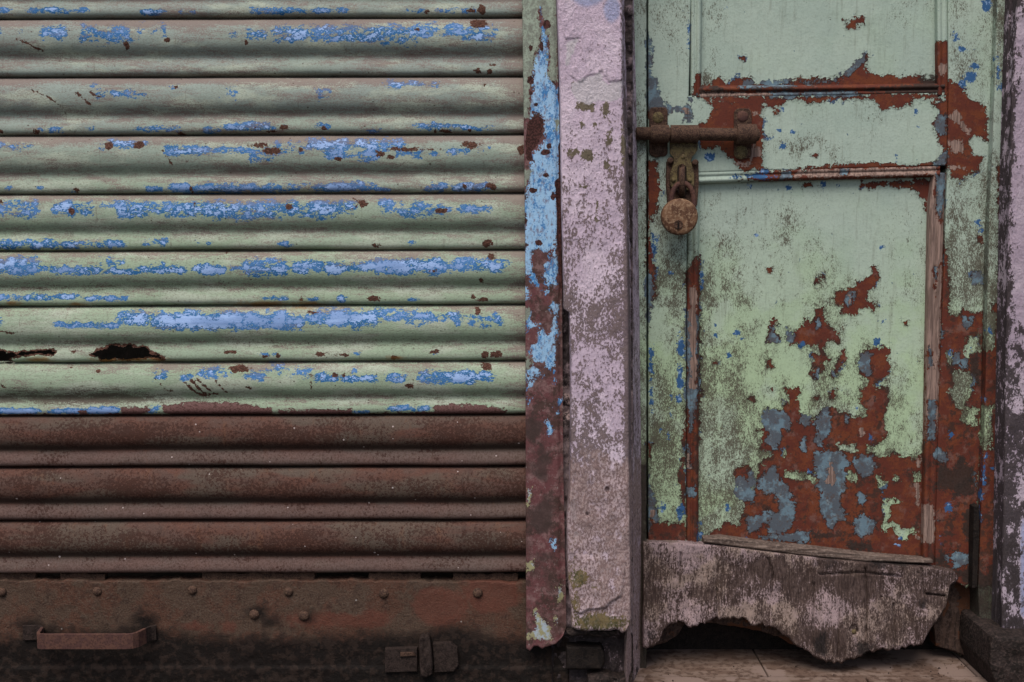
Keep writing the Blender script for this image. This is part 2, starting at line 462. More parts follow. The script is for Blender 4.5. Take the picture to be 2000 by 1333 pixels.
def mat_door(name='door_paint', woodcol=((.30, .205, .17), (.17, .115, .095))):
    s = M(name)
    n_e = s.noise(90, 7, .68, 3.0); n_f = s.noise(330, 4, .62, 2.0); n_l = s.noise(13, 4, .6, 5.0)
    n_v = s.noise((420, 420, 200), 7, .85, 7.0)
    n_g = s.noise((900, 900, 420), 3, .7, 41.0)
    tone = s.at('tone')
    g = s.mix(tone, (.33, .405, .345), (.365, .47, .30))
    g = s.mix(s.mul(s.st(n_l, .4, .7), .5), g, (.385, .455, .385))
    g = s.mix(s.mul(s.st(n_f, .45, .9), .22), g, (.15, .165, .13))
    g = s.mix(s.mul(s.st(s.noise((150, 150, 14), 5, .7, 91.0), .58, .95), .32), g, (.13, .125, .095))
    k = s.at('grime_shade')
    kv = s.add(s.add(s.mad(s.sub(n_v, .5), 1.2, s.mul(s.sub(n_g, .5), 1.0)), s.mul(s.sub(s.noise((45, 45, 28), 6, .7, 11.0), .5), 1.0)), k)
    g = s.mix(s.mul(s.st(kv, .28, .80), .92), g, s.mix(n_f, (.05, .042, .028), (.095, .078, .058)))
    sp = s.noise((150, 150, 130), 3, .6, 21.0)
    g = s.mix(s.mul(s.st(sp, .93, .99), .8), g, s.mix(s.st(n_l, .48, .5), (.055, .04, .034), (.05, .09, .14)))
    # scratches: fine lines
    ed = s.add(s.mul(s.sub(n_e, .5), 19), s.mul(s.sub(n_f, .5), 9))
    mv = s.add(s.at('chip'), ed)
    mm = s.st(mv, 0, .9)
    mar = s.mix(s.st(s.noise(45, 5, .65, 6.0), .42, .66), (.105, .029, .019), (.14, .041, .02))
    mar = s.mix(s.mul(s.st(n_f, .5, .85), .5), mar, (.06, .022, .018))
    mar = s.mix(s.mul(s.st(s.add(s.noise(42, 6, .75, 43.0), s.mul(tone, .1)), .64, .92), .6), mar, (.17, .095, .08))
    mar = s.mix(s.mul(s.st(s.add(s.noise(36, 6, .72, 47.0), s.mul(k, .35)), .85, 1.05), .8), mar, (.04, .026, .022))
    mar = s.mix(s.mul(s.st(s.add(k, s.mul(s.sub(n_e, .5), 2.2)), .60, 1.05), .85), mar, (.042, .026, .021))  # dirt on the primer that also darkens the lower door as painted shade
    rim = s.mul(s.mul(s.st(mv, -4.5, -3.8), s.sub(1, mm)), s.st(s.noise(30, 4, .6, 15.0), .72, .8))
    edge = s.mul(s.mul(s.st(mv, 0, .6), s.sub(1, s.st(mv, 1.6, 3.6))), s.st(s.noise(70, 5, .7, 97.0), .38, .6))  # dirt line along chip edges, also painting the paint step's shadow
    c = s.mix(rim, g, (.075, .12, .19))
    c = s.mix(mm, c, mar)
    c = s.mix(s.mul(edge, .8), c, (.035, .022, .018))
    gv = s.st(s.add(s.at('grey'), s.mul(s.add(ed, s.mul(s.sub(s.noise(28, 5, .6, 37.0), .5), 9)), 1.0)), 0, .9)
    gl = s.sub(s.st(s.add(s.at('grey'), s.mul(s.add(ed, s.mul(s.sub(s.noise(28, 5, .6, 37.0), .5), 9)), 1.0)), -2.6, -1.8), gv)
    c = s.mix(s.mul(gl, s.mul(mm, .75)), c, (.035, .02, .016))  # dark outline painted round grey patches, like shade under curled edges
    gc = s.mix(s.st(s.noise(60, 5, .6, 9.0), .42, .66), (.082, .095, .112), (.125, .185, .225))
    gc = s.mix(s.mul(s.st(s.noise(120, 6, .75, 87.0), .66, .86), .8), gc, (.20, .25, .27))
    gc = s.mix(s.mul(s.st(s.add(n_f, s.mul(s.sub(s.noise(50, 6, .7, 31.0), .5), .9)), .55, .95), .75), gc, (.085, .062, .055))
    c = s.mix(gv, c, gc)
    wv = s.st(s.add(s.at('wood'), s.mul(ed, .8)), 0, .9)
    n_w = s.noise((420, 420, 30), 4, .6, 13.0)
    c = s.mix(wv, c, s.mix(s.st(n_w, .38, .64), woodcol[0], woodcol[1]))
    bv = s.st(s.add(s.at('blue'), s.add(s.mul(s.sub(n_e, .5), 15), s.mul(s.sub(n_f, .5), 8))), 1.0, 1.9)
    c = s.mix(bv, c, s.mix(s.st(s.noise(140, 4, .6, 19.0), .62, .72), (.035, .095, .21), (.19, .29, .46)))
    dk = s.st(s.add(s.at('char'), s.mul(ed, 1.2)), -2, 5)
    c = s.mix(s.mul(dk, .9), c, s.mix(n_f, (.018, .014, .012), (.05, .035, .03)))
    h = s.sub(1.0, s.mx(mm, s.mx(gv, wv)))
    h = s.add(s.add(h, s.mul(gv, .45)), s.add(s.mul(n_f, .12), s.mul(s.mul(wv, n_w), .8)))
    h = s.add(h, s.mul(s.st(mv, -5, 0), .25))
    return s.out(c, .6, h, 1.0, .0018, spec=.3)
def mat_plaster(name, dark=(.145, .105, .095), pm=1.0):
    s = M(name)
    n1 = s.noise((70, 70, 45), 6, .68, 1.0); n2 = s.noise((380, 380, 260), 5, .68, 2.0); nl = s.noise(11, 4, .6, 5.0)
    pink = s.mix(s.st(nl, .4, .62), tuple(v * pm for v in (.57, .45, .54)), tuple(v * pm for v in (.66, .535, .62)))
    pink = s.mix(s.st(s.add(s.at('lilac'), s.mul(s.sub(nl, .5), .6)), .3, .8), pink, (.36, .36, .52))
    pink = s.mix(s.mul(s.st(n2, .45, .95), .5), pink, (.27, .205, .225))
    under = s.mix(s.st(n1, .4, .62), (.13, .093, .092), dark)
    under = s.mix(s.mul(s.st(n2, .5, .9), .6), under, (.30, .225, .235))
    wv = s.add(s.at('worn'), s.add(s.mul(s.sub(n1, .5), 1.1), s.mul(s.sub(n2, .5), 1.5)))
    wm = s.st(wv, .40, .66)
    wm = s.mul(wm, .92)
    c = s.mix(wm, pink, under)
    c = s.mix(s.st(s.add(s.at('brown'), s.add(s.mul(s.sub(n1, .5), 16), s.mul(s.sub(n2, .5), 9))), 0, 2), c, s.mix(n2, (.12, .095, .065), (.2, .165, .12)))
    c = s.mix(s.st(s.add(s.at('white'), s.mul(s.sub(n1, .5), 16)), 0, 3), c, (.56, .50, .53))
    sand = s.st(s.add(s.at('sand'), s.mul(s.sub(n1, .5), .9)), .35, .75)
    c = s.mix(s.mul(sand, .8), c, s.mix(s.st(n2, .4, .62), (.43, .315, .30), (.23, .15, .14)))
    moss = s.st(s.add(s.at('moss'), s.add(s.mul(s.sub(n1, .5), 1.1), s.mul(s.sub(n2, .5), .9))), .4, .75)
    c = s.mix(s.mul(moss, .85), c, s.mix(s.st(n1, .45, .6), (.075, .075, .022), (.17, .13, .05)))
    blk = s.st(s.add(s.at('mould'), s.add(s.mul(s.sub(n1, .5), 1.8), s.mul(s.sub(n2, .5), .9))), .42, .66)
    c = s.mix(s.mul(blk, .93), c, s.mix(n2, (.03, .024, .024), (.06, .047, .047)))
    h = s.add(s.mul(s.sub(1, wm), .6), s.add(s.mul(n2, .8), s.mul(n1, .8)))
    return s.out(c, .9, h, .9, .002, spec=.2)
def mat_board():
    s = M('weathered_wood')
    ng = s.noise((420, 420, 60), 5, .65, 1.0); n2 = s.noise((600, 600, 330), 4, .65, 2.0); n1 = s.noise((38, 38, 24), 6, .68, 3.0); nl = s.noise(14, 4, .6, 9.0)
    c = s.mix(s.st(ng, .35, .65), (.05, .033, .029), (.088, .060, .053))
    c = s.mix(s.mul(s.st(nl, .55, .9), .4), c, (.085, .058, .040))
    lv = s.add(s.at('lime'), s.add(s.mul(s.sub(n1, .5), 1.2), s.add(s.mul(s.sub(n2, .5), 1.6), s.mul(s.sub(ng, .5), 1.1))))
    c = s.mix(s.mul(s.st(lv, .4, 1.1), .9), c, s.mix(s.st(nl, .4, .6), (.36, .265, .27), (.29, .215, .185)))
    kv = s.add(s.at('mould'), s.add(s.mul(s.sub(n1, .5), 1.6), s.mul(s.sub(ng, .5), 1.0)))
    c = s.mix(s.mul(s.st(kv, .25, .8), .88), c, (.012, .0105, .0105))
    return s.out(c, .85, s.add(s.mul(ng, 1.0), s.mul(n2, .6)), .8, .0013, spec=.2)
def mat_simple(name, cols, sc=120, rough=.75, metal=0.0, bs=.6, bd=.0008, spec=.3, thr=(.38, .62), stretch=None):
    s = M(name)
    n1 = s.noise(stretch or sc, 5, .65, 1.0); n2 = s.noise(sc * 4, 4, .65, 2.0)
    c = s.mix(s.st(n1, *thr), cols[0], cols[1])
    if len(cols) > 2: c = s.mix(s.mul(s.st(n2, .5, .68), .75), c, cols[2])
    if len(cols) > 3: c = s.mix(s.st(s.noise(sc * .5, 4, .6, 6.0), .58, .64), c, cols[3])
    return s.out(c, rough, s.add(n1, n2), bs, bd, metal, spec)
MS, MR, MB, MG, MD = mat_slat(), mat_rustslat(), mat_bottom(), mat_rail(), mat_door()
MP, MWL = mat_plaster('pink_limewash'), mat_plaster('mouldy_pink_limewash', (.06, .048, .047), .72)
MBD = mat_board()
M_IRON = mat_simple('rusty_iron', [(.042, .024, .019), (.075, .042, .031), (.13, .08, .052)], 150)
M_IRONB = mat_simple('brown_iron_handle', [(.075, .038, .033), (.10, .05, .038), (.05, .025, .021)], 90, bs=.3)
M_BRASS = mat_simple('dull_brass', [(.125, .095, .045), (.06, .042, .025), (.16, .125, .065)], 130, .65, .0)
M_LOCK = mat_simple('rusted_padlock', [(.16, .088, .052), (.085, .042, .026), (.27, .175, .11)], 55, .5, .0)
M_SOOTB = mat_simple('sooty_brown_iron', [(.018, .0125, .011), (.03, .021, .018), (.045, .03, .026)], 120)
M_SOOT = mat_simple('sooty_iron', [(.010, .008, .0075), (.017, .013, .011), (.028, .02, .017)], 120)
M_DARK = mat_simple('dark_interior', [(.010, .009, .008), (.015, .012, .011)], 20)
M_ROT = mat_simple('rotten_wood', [(.03, .02, .017), (.06, .038, .03), (.085, .055, .045), (.08, .035, .02)], 60, stretch=(260, 260, 30))
M_GREYW = mat_simple('grey_splintered_wood', [(.14, .10, .082), (.085, .06, .05), (.2, .15, .125)], 60, stretch=(20, 60, 340), bd=.0015)
M_STONE = mat_simple('dirty_stone', [(.03, .022, .02), (.018, .014, .0125), (.06, .042, .037)], 60, bd=.002)
M_TILE = mat_simple('worn_floor_tile', [(.19, .135, .108), (.13, .085, .065), (.07, .042, .031), (.21, .15, .125)], 28, .55, bs=.2, spec=.4, stretch=(22, 60, 60))
M_GROUT = mat_simple('dirty_grout', [(.05, .035, .028), (.03, .022, .018)], 80)
M_MORTAR = mat_simple('yellowish_mortar', [(.34, .24, .14), (.2, .13, .075), (.42, .32, .22)], 110, .9, bd=.002)
M_GROUND = mat_simple('dark_pavement', [(.05, .046, .043), (.06, .054, .05), (.075, .067, .06)], 30)

# ------------------------------------------------------------------ the setting
ground = box('pavement', (0, -30.0, -0.11), (120, 60.9, 0.1), M_GROUND)
tag(ground, kind='structure')
flo = box('threshold_floor', (0.44, 0.21, -0.033), (0.62, 0.56, 0.06), M_GROUT)
tag(flo, kind='structure')
zf = 0.0
yj = PZ(1600, 1323, zf)[1]
xj = PZ(1499, 1320, zf)[0]; xj2 = PZ(1694, 1330, zf)[0]
gap = 0.0011
for (x0, x1, y0, y1) in [(0.14, xj, yj, yj + .16), (xj, xj + .30, yj, yj + .16), (xj + .30, .745, yj, yj + .16),
                         (0.14, xj2, yj - .13, yj), (xj2, .745, yj - .13, yj),
                         (0.14, xj - .02, yj + .16, yj + .32), (xj - .02, xj + .28, yj + .16, yj + .32), (xj + .28, .745, yj + .16, yj + .32)]:
    box('tile', ((x0 + x1) / 2, (y0 + y1) / 2, -0.0035 + random.uniform(-.0003, .0003)), (x1 - x0 - 2 * gap, y1 - y0 - 2 * gap, 0.009), M_TILE, flo, .0008)
# dark rooms behind the shutter and the door
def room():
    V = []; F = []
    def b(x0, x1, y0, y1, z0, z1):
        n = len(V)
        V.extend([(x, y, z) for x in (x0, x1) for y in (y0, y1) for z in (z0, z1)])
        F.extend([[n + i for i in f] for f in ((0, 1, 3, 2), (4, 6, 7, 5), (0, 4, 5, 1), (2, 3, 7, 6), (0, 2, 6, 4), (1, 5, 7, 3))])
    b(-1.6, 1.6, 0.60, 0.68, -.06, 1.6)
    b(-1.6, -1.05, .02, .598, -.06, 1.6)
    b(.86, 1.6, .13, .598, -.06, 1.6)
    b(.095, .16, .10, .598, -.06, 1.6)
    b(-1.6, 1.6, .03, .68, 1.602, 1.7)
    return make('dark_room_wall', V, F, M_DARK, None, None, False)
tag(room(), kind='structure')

# ------------------------------------------------------------------ the roller shutter
XL, XR = -330, 1036
SEAM_L = [-418, -304, -190, -76, 38, 152, 266, 381, 492, 600, 710.5, 813.5, 914, 1019, 1123.5]
SEAM_R = [-421, -307, -193, -79, 35, 150, 263, 378, 489, 596, 706, 811, 912, 1017, 1121]
sh = empty('roller_shutter', P(400, 1333, 0.0), 'old corrugated roller shutter, flaking green and blue paint above, brown rust below', 'roller shutter')
PROF = np.array([(-.03, -11), (0, -8), (.012, -2), (.03, 1.5), (.06, 4), (.12, 7), (.2, 9.4), (.28, 10.8), (.35, 11.2), (.42, 10.8), (.48, 9.6), (.53, 7.6), (.58, 4.6), (.62, 2.0), (.65, .6), (.68, .25), (.71, .9),
                 (.75, 2.5), (.80, 4.0), (.85, 4.9), (.89, 5.0), (.925, 4.3), (.952, 2.6), (.968, .2), (.98, -5), (1.0, -10)])
def prof(t):
    from bisect import bisect
    # Catmull style smoothing by dense linear + box blur
    tt = np.linspace(-.03, 1.0, 1200)
    oo = np.interp(tt, PROF[:, 0], PROF[:, 1])
    k = np.ones(31) / 31
    o2 = np.convolve(np.pad(oo, 15, 'edge'), k, 'valid')
    return np.interp(t, tt, o2)
WEAR = {
 0: [(0,30,23,6,.7),(60,140,22,5,.5),(150,170,22,6,.8),(280,320,25,5,.8),(350,380,24,5,.6),(490,560,22,6,.7),(560,680,22,5,.8),(780,830,23,5,.6),(850,900,23,5,.5),(900,930,22,5,.6)],
 1: [(0,10,66,8,.5),(45,55,66,6,.4),(85,135,68,14,.6),(160,260,70,16,.66),(270,330,60,14,.4),(450,560,68,8,.5),(540,700,66,15,.6),(700,820,72,16,.58),(800,900,60,12,.75),(900,975,72,12,.5)],
 2: [(180,190,168,5,.5),(195,290,185,8,.45),(335,350,172,5,.5),(440,470,185,15,.35),(620,650,185,10,.5),(755,790,166,9,.75),(800,825,164,5,.8),(840,860,168,6,.5),(75,130,255,5,.5),(165,190,250,5,.5),(270,350,252,6,.85),(400,430,255,5,.7),(440,530,247,8,.85),(530,560,248,6,.85),(625,650,248,8,.7),(720,750,257,5,.6),(815,850,248,8,.9),(855,920,250,6,.7),(930,965,252,5,.6)],
 3: [(0,15,285,6,.7),(25,65,287,8,.7),(195,215,285,10,.5),(210,290,282,8,.6),(325,400,295,9,.8),(400,520,295,7,.8),(490,540,303,14,.65),(540,600,290,12,.7),(600,790,283,12,.95),(640,740,302,10,.8),(770,830,300,9,.6),(870,920,293,8,.6),(930,960,288,8,.5),(835,850,303,6,.8),(15,25,368,4,.6),(70,85,370,5,.8),(140,155,372,5,.6),(290,340,370,6,.8),(335,375,368,9,1),(380,450,370,10,.95),(450,560,368,9,1.05),(565,600,365,6,.6),(610,690,365,9,1.05),(660,740,365,9,.8),(725,760,370,5,.9),(830,960,366,8,.95)],
 4: [(0,80,410,14,.85),(110,190,408,14,.75),(200,235,400,8,.6),(235,420,410,14,.9),(420,560,410,17,.95),(540,660,410,16,.95),(660,700,405,12,.6),(745,770,405,14,.8),(780,850,410,14,.75),(850,880,408,10,.6),(900,960,410,7,.75),(0,115,477,9,.95),(127,180,477,9,.85),(187,245,477,8,.9),(283,330,474,7,.9),(380,390,475,5,.5),(403,412,476,4,.6),(550,565,477,6,.95),(798,810,477,6,.95)],
 5: [(0,75,519,16,1.1),(80,95,524,6,.7),(110,200,527,8,.9),(195,250,512,10,.6),(210,280,530,6,.8),(275,365,526,8,1),(315,325,515,5,.7),(383,445,526,9,1),(450,480,524,7,.6),(480,560,522,15,.9),(575,665,522,12,1),(670,735,520,9,.9),(735,865,520,14,1.1),(865,890,524,8,.9),(890,955,515,12,1),(955,985,518,12,.9),(0,150,580,6,.75),(170,250,583,5,.95),(515,560,582,4,.6),(610,625,584,4,.9),(663,675,583,6,.95),(800,820,585,3,.5)],
 6: [(0,8,628,8,.9),(115,240,634,6,.8),(235,300,622,14,.9),(300,560,625,16,1.15),(540,590,630,14,.9),(605,620,630,8,.7),(610,740,622,16,1.05),(735,790,615,12,.8),(790,830,620,14,.8),(820,900,618,9,.8),(890,910,630,8,.7),(915,980,625,10,.7),(510,520,693,4,.6),(540,550,692,4,.6),(690,705,690,3,.7),(845,860,687,5,.5)],
 7: [(305,330,732,10,.8),(355,390,736,6,.6),(390,450,728,10,.7),(480,520,730,10,.6),(520,560,720,8,.6),(560,610,725,10,.5),(620,660,735,8,.9),(670,740,738,7,.95),(690,700,722,6,.8),(760,790,735,8,.9),(820,900,735,12,1.1),(890,930,735,12,.9),(930,960,733,9,.9),(0,75,803,6,1.3),(105,155,803,6,1.3),(175,235,802,7,1.3),(290,315,800,7,.9),(690,720,804,4,1.1),(760,840,797,6,.9)],
}
RUST = [(940,20,9,11),(920,22,8,4),(835,24,5,4),(178,82,4,4),(252,92,5,8),(331,82,5,4),(485,84,5,5),(815,60,6,4),(935,48,17,9),(348,172,4,4),(930,140,10,5),(957,141,9,5),(960,128,6,3),(947,168,4,4),
 (5,257,5,4),(75,258,8,5),(355,262,7,4),(500,250,5,3),(530,257,8,3),(556,250,10,6),(635,250,7,5),(872,257,12,4),(915,256,5,3),(850,257,3,3),(218,285,10,8),(275,284,12,8),(510,285,20,5),(535,297,17,7),(590,293,5,4),(745,302,9,7),(765,308,8,5),(662,312,7,5),(800,293,45,4),(920,284,20,7),(922,290,6,5),(1018,294,7,10),
 (152,372,5,5),(375,372,2.5,6),(908,365,7,5),(960,364,12,7),(145,413,6,8),(568,405,7,8),(710,398,9,7),(865,412,14,5),(5,395,7,4),(735,480,8,5),(952,475,10,9),(443,496,3,3),(960,500,8,7),(940,547,6,5),(845,530,10,2.5),(730,583,18,5),(943,585,15,4),(925,580,6,5),(590,585,6,4),
 (445,687,8,4),(457,687,7,4),(520,695,6,4),(544,694,6,5),(628,692,14,5),(655,693,5,3),(668,693,5,3),(677,693,5,4),(772,698,10,4),(850,687,8,4),(948,692,8,7),(970,692,14,7),(145,687,6,4),(933,607,7,7),(615,610,15,3),
 (470,720,20,8),(657,732,6,5),(674,730,3,5),(800,752,9,5),(490,756,6,3),(950,715,12,7),(195,723,5,4),(140,717,3,3)]
RUSTL = [(2.2,[(37,79),(62,88),(72,95),(88,100)]),(1.6,[(68,178),(98,190),(126,211)]),(2.0,[(148,180),(165,190),(182,207)]),(1.8,[(182,182),(190,189),(202,191)]),(1.3,[(322,295),(342,325)]),(1.5,[(383,398),(385,425)]),(1.8,[(680,412),(710,398),(690,388)]),
 (2.4,[(367,747),(385,765),(400,772),(425,768)]),(2.6,[(378,740),(395,762),(405,770)]),(2.2,[(388,738),(412,760),(420,768)]),(1.5,[(425,742),(447,768)]),(1.4,[(310,740),(330,760),(350,765)]),(2.2,[(610,730),(610,756)]),(1.2,[(0,645),(30,650),(52,645)]),(2.2,[(0,745),(15,755)])]
BLEED = [(30,593,14,5),(155,595,18,4),(520,594,50,5),(600,593,30,4),(75,703,30,6),(215,703,30,5),(270,703,45,4),(590,602,20,3),(772,700,14,4)]
HOLES = [Z(0, 640, 5.556, [(1000,295),(1060,245),(1150,235),(1180,205),(1250,190),(1330,205),(1400,190),(1470,215),(1580,215),(1620,250),(1650,280),(1740,300),(1790,342),(1700,326),(1640,318),(1580,326),(1460,338),(1380,350),(1300,325),(1230,340),(1200,352),(1150,350),(1100,345),(1080,308),(1010,302)]),
         Z(0, 640, 5.556, [(-1500,235),(0,240),(40,250),(70,268),(130,272),(200,280),(260,262),(340,262),(430,252),(540,248),(610,258),(590,292),(480,280),(340,288),(220,305),(140,318),(120,345),(130,385),(-1500,395)])]
PRIMER = [[(238,796),(292,792),(300,800),(262,815),(236,815)], [(318,790),(400,783),(470,786),(532,796),(532,815),(330,815),(316,800)], [(545,800),(690,798),(690,815),(545,815)], [(845,803),(850,790),(930,788),(990,800),(985,815),(720,815),(720,806)], [(-5,809),(240,808),(240,815),(-5,815)], [(155,800),(175,800),(175,815),(155,815)]]
def slat(i):
    k = i - 3                      # index into WEAR; slat 0 is the one cut by the top of the photo
    rusty = i >= 11
    fine = k == 6
    off = (k < -0.5)
    ts = np.concatenate([[-.03, 0, .006, .012, .02, .03], np.linspace(.045, .945, 90 if fine else (16 if off else 38)), [.955, .962, .97, .976, .983, .99, 1.0]])
    if fine: xs = np.unique(np.concatenate([np.arange(XL, -20, 12), np.arange(-20, 350, 1.6), np.arange(350, XR + 1, 3.0)]))
    else: xs = np.unique(np.concatenate([np.arange(XL, -10, 14), np.arange(-10, XR + 1, 14.0 if off else 3.0)]))
    X, T = np.meshgrid(xs, ts)
    fx = X / 1030.0
    y0 = SEAM_L[i] * (1 - fx) + SEAM_R[i] * fx; y1 = SEAM_L[i + 1] * (1 - fx) + SEAM_R[i + 1] * fx
    # small sags of the lip where the metal is dented
    sag = (fbm(X, X * 0 + i * 31.0, 150, seed=5) - .5) * 3.0
    py = y0 + (y1 - y0) * T + sag * T
    o = prof(T)
    dent = (fbm(X, py, 160, 60, seed=11 + i, octv=3) - .5) * 2.4 + (fbm(X, py, 40, 25, seed=40 + i, octv=2) - .5) * .5
    if fine:
        hd = union(X, py, HOLES, -30)
        dent = dent + np.exp(-np.abs(hd) / 5.0) * ((fbm(X, py, 16, 9, seed=77) - .5) * 5.0 - .8)
        dent = dent - sst(-np.abs(X - 60), -60, 0) * sst(T, .80, .95) * 2
    Y = -(o + dent) / 1000.0
    W = P(X, py, np.full(X.shape, 0.0))
    W[..., 1] = Y
    nt, nx = X.shape
    idx = np.arange(nt * nx).reshape(nt, nx)
    F = np.stack([idx[:-1, :-1], idx[1:, :-1], idx[1:, 1:], idx[:-1, 1:]], -1).reshape(-1, 4)
    x = X.ravel(); y = py.ravel(); t = T.ravel()
    at = {}
    if fine:
        cx = x[F].mean(1); cy = y[F].mean(1)
        hh = union(cx, cy, HOLES, -30) + (fbm(cx, cy, 9, 6, seed=3) - .5) * 5
        F = F[hh < 0]
    if rusty:
        at['dirt_shade'] = sst(t, .45, .62) * (1 - sst(t, .64, .70)) * .9 + sst(t, .93, 1.0) + (1 - sst(t, 0, .06)) * .6  # shade painted under the bulge and along the seams
        at['lip'] = sst(t, .66, .72) * (1 - sst(t, .92, .96))  # lips lightened as a painted highlight
        at['spots'] = .2 + .8 * sst(t, .05, .25) * (1 - sst(t, .5, .64)) - .6 * sst(t, .66, .7) * (1 - sst(t, .93, .96))
        return make('slat', W.reshape(-1, 3), F, MR, sh, at, True, 'bare brown rusty slat' if i == 11 else None)
    wv = np.where(t < .48, -.72, np.where(t > .78, -.85, -1.1)) - .3 * (x > 985)
    for (a, b, yc, h, s_) in WEAR.get(k, []):
        xc = (a + b) / 2; hx = max((b - a) / 2 - 4, 2)
        q = s_ * 1.0 * (1.12 - .62 * ((y - yc) / h) ** 2) - np.maximum(np.abs(x - xc) - hx, 0) / 14.0
        wv = np.maximum(wv, q)
    if k <= 4: wv = np.where(wv > .3, .3 + (wv - .3) * .8, wv)
    if k == 1:
        rs = np.random.RandomState(5)
        hl_ = []
        for q in range(110):
            x0 = rs.uniform(520, 965); y0_ = rs.uniform(62, 86) - (6 if x0 > 800 else 0); ln = rs.uniform(8, 24)
            hl_.append((1.5, [(x0, y0_), (x0 + ln, y0_ - ln * rs.uniform(.3, .6))]))
        wv = np.maximum(wv, np.clip(.75 + lines(x, y, hl_) * .35, -1, 1.0))
    if off:
        wv = fbm(x, y, 90, 14, seed=60 + i) * 2.2 - 1.3
    at['wear'] = wv
    at['tone'] = np.clip(sst(y, 150, 560) + (fbm(x, y, 200, 40, seed=9) - .5) * .6, 0, 1)
    up = 1 - .4 * sst(y, 300, 620)
    at['dirt_shade'] = (1 - sst(t, .04, .22)) * .8 * up + .36 * up + .25 * sst(t, .5, .66) * (1 - sst(t, .7, .85)) - .15 * (1 - up) + (fbm(x, y, 120, 30, seed=21) - .5) * .8
    at['dirt_shade'] += .45 * sst(x, 960, 1030)
    low = sst(y, 380, 560)
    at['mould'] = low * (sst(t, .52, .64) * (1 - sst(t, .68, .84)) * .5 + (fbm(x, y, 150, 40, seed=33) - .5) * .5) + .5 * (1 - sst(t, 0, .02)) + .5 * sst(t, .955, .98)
    if k == 7: at['mould'] += .7 * (1 - sst(x, 230, 380)) * sst(t, .35, .45) * (1 - sst(t, .7, .85))
    at['rust'] = np.maximum(ells(x, y, RUST), lines(x, y, RUSTL))
    at['bleed'] = ells(x, y, BLEED)
    if fine:
        at['rust'] = np.maximum(at['rust'], 4.5 - np.abs(union(x, y, HOLES)) * 1.1)
    at['primer'] = union(x, y, PRIMER) if k == 7 else np.full(x.shape, -30.0)
    return make('slat', W.reshape(-1, 3), F, MS, sh, at, True, 'slat with a long torn rusted hole' if fine else None)
for i in range(14):
    slat(i)

# bottom plate of the shutter
def bottom_fields(px, py):
    edge = np.interp(px, [-330, 0, 40, 60, 100, 140, 220, 255, 275, 310, 330, 400, 460, 500, 540, 600, 700, 760, 830, 860, 900, 940, 1000, 1040, 1110],
                     [1245, 1240, 1232, 1215, 1216, 1225, 1226, 1214, 1205, 1214, 1228, 1236, 1238, 1232, 1236, 1238, 1232, 1228, 1232, 1218, 1214, 1232, 1240, 1240, 1232])
    soot = (py - edge) * .9
    soot = np.maximum(soot, ells(px, py, [(505, 1198, 24, 22), (527, 1216, 26, 16), (603, 1205, 18, 16), (283, 1215, 32, 26), (60, 1225, 32, 22)]) * 1.2)
    red = ells(px, py, [(385, 1224, 30, 10), (445, 1224, 18, 14), (640, 1212, 90, 16), (728, 1210, 40, 18), (860, 1185, 60, 40), (960, 1160, 60, 40)])
    return {'soot': np.clip(soot, -40, 40), 'red': red}
def bot_disp(px, py):
    d = (fbm(px, py, 60, seed=4) - .5) * .003 + (fbm(px, py, 9, seed=8) - .5) * .0009
    lip = sst(py, 1301, 1306) * .002
    crust = sst(py, 1228, 1320) * (fbm(px, py, 7, seed=15) - .45) * .0035
    return d + lip + crust
tb = [(0, 1140)]
us = np.linspace(0, 1, 260)
rng = np.random.RandomState(3)
ytop = 1134 + 3 * us + (fbm(us * 1400, us * 0, 30, seed=2) - .5) * 7 + (fbm(us * 1400, us * 0, 6, seed=5) - .5) * 5
bp = patch('bottom_plate', XL, 1112, list(zip(us, ytop)), 1372, -0.004, 0.02, MB, sh, bottom_fields, bot_disp, 3.5, 2.0, .001, 'sooty rusted bottom plate')
# rusted remains of the upper flange, between the last slat and the plate
for a, b, yo in [(-60, 70, 0), (118, 205, 2), (395, 615, 0), (720, 822, 0), (885, 1012, 1)]:
    u2 = np.linspace(0, 1, 60)
    yt_ = 1118 + yo + (fbm(u2 * (b - a) + a, u2 * 0, 12, seed=6) - .4) * 9
    patch('flange_scrap', a, b, list(zip(u2, yt_)), 1146, 0.006, 0.02, M_IRON, sh, None, lambda px, py: (fbm(px, py, 8, seed=1) - .5) * .002, 3.0, 2.0, .001)
rv, rf = lathe([(.0066, 0), (.0066, .0012), (.0060, .0026), (.0046, .0042), (.0025, .0051), (.0005, .0054)], 16)
rivet0 = None
for (x, y, sc) in [(4, 1157, 1), (191, 1155, 1), (376, 1153, 1), (564, 1156, 1), (750, 1159, 1.08), (933, 1158, 1.08), (497, 1200, 1.1), (594, 1203, 1.15)]:
    c = P(x, y, -0.003)
    if rivet0 is None:
        rivet0 = make('rivet', rv + c, rf, M_IRON, bp, origin=c)
        o = rivet0
    else:
        o = rivet0.copy(); COL.objects.link(o); o.parent = bp; o.location = Vector(c) - wloc(bp)
    o.scale = (sc, sc, sc)
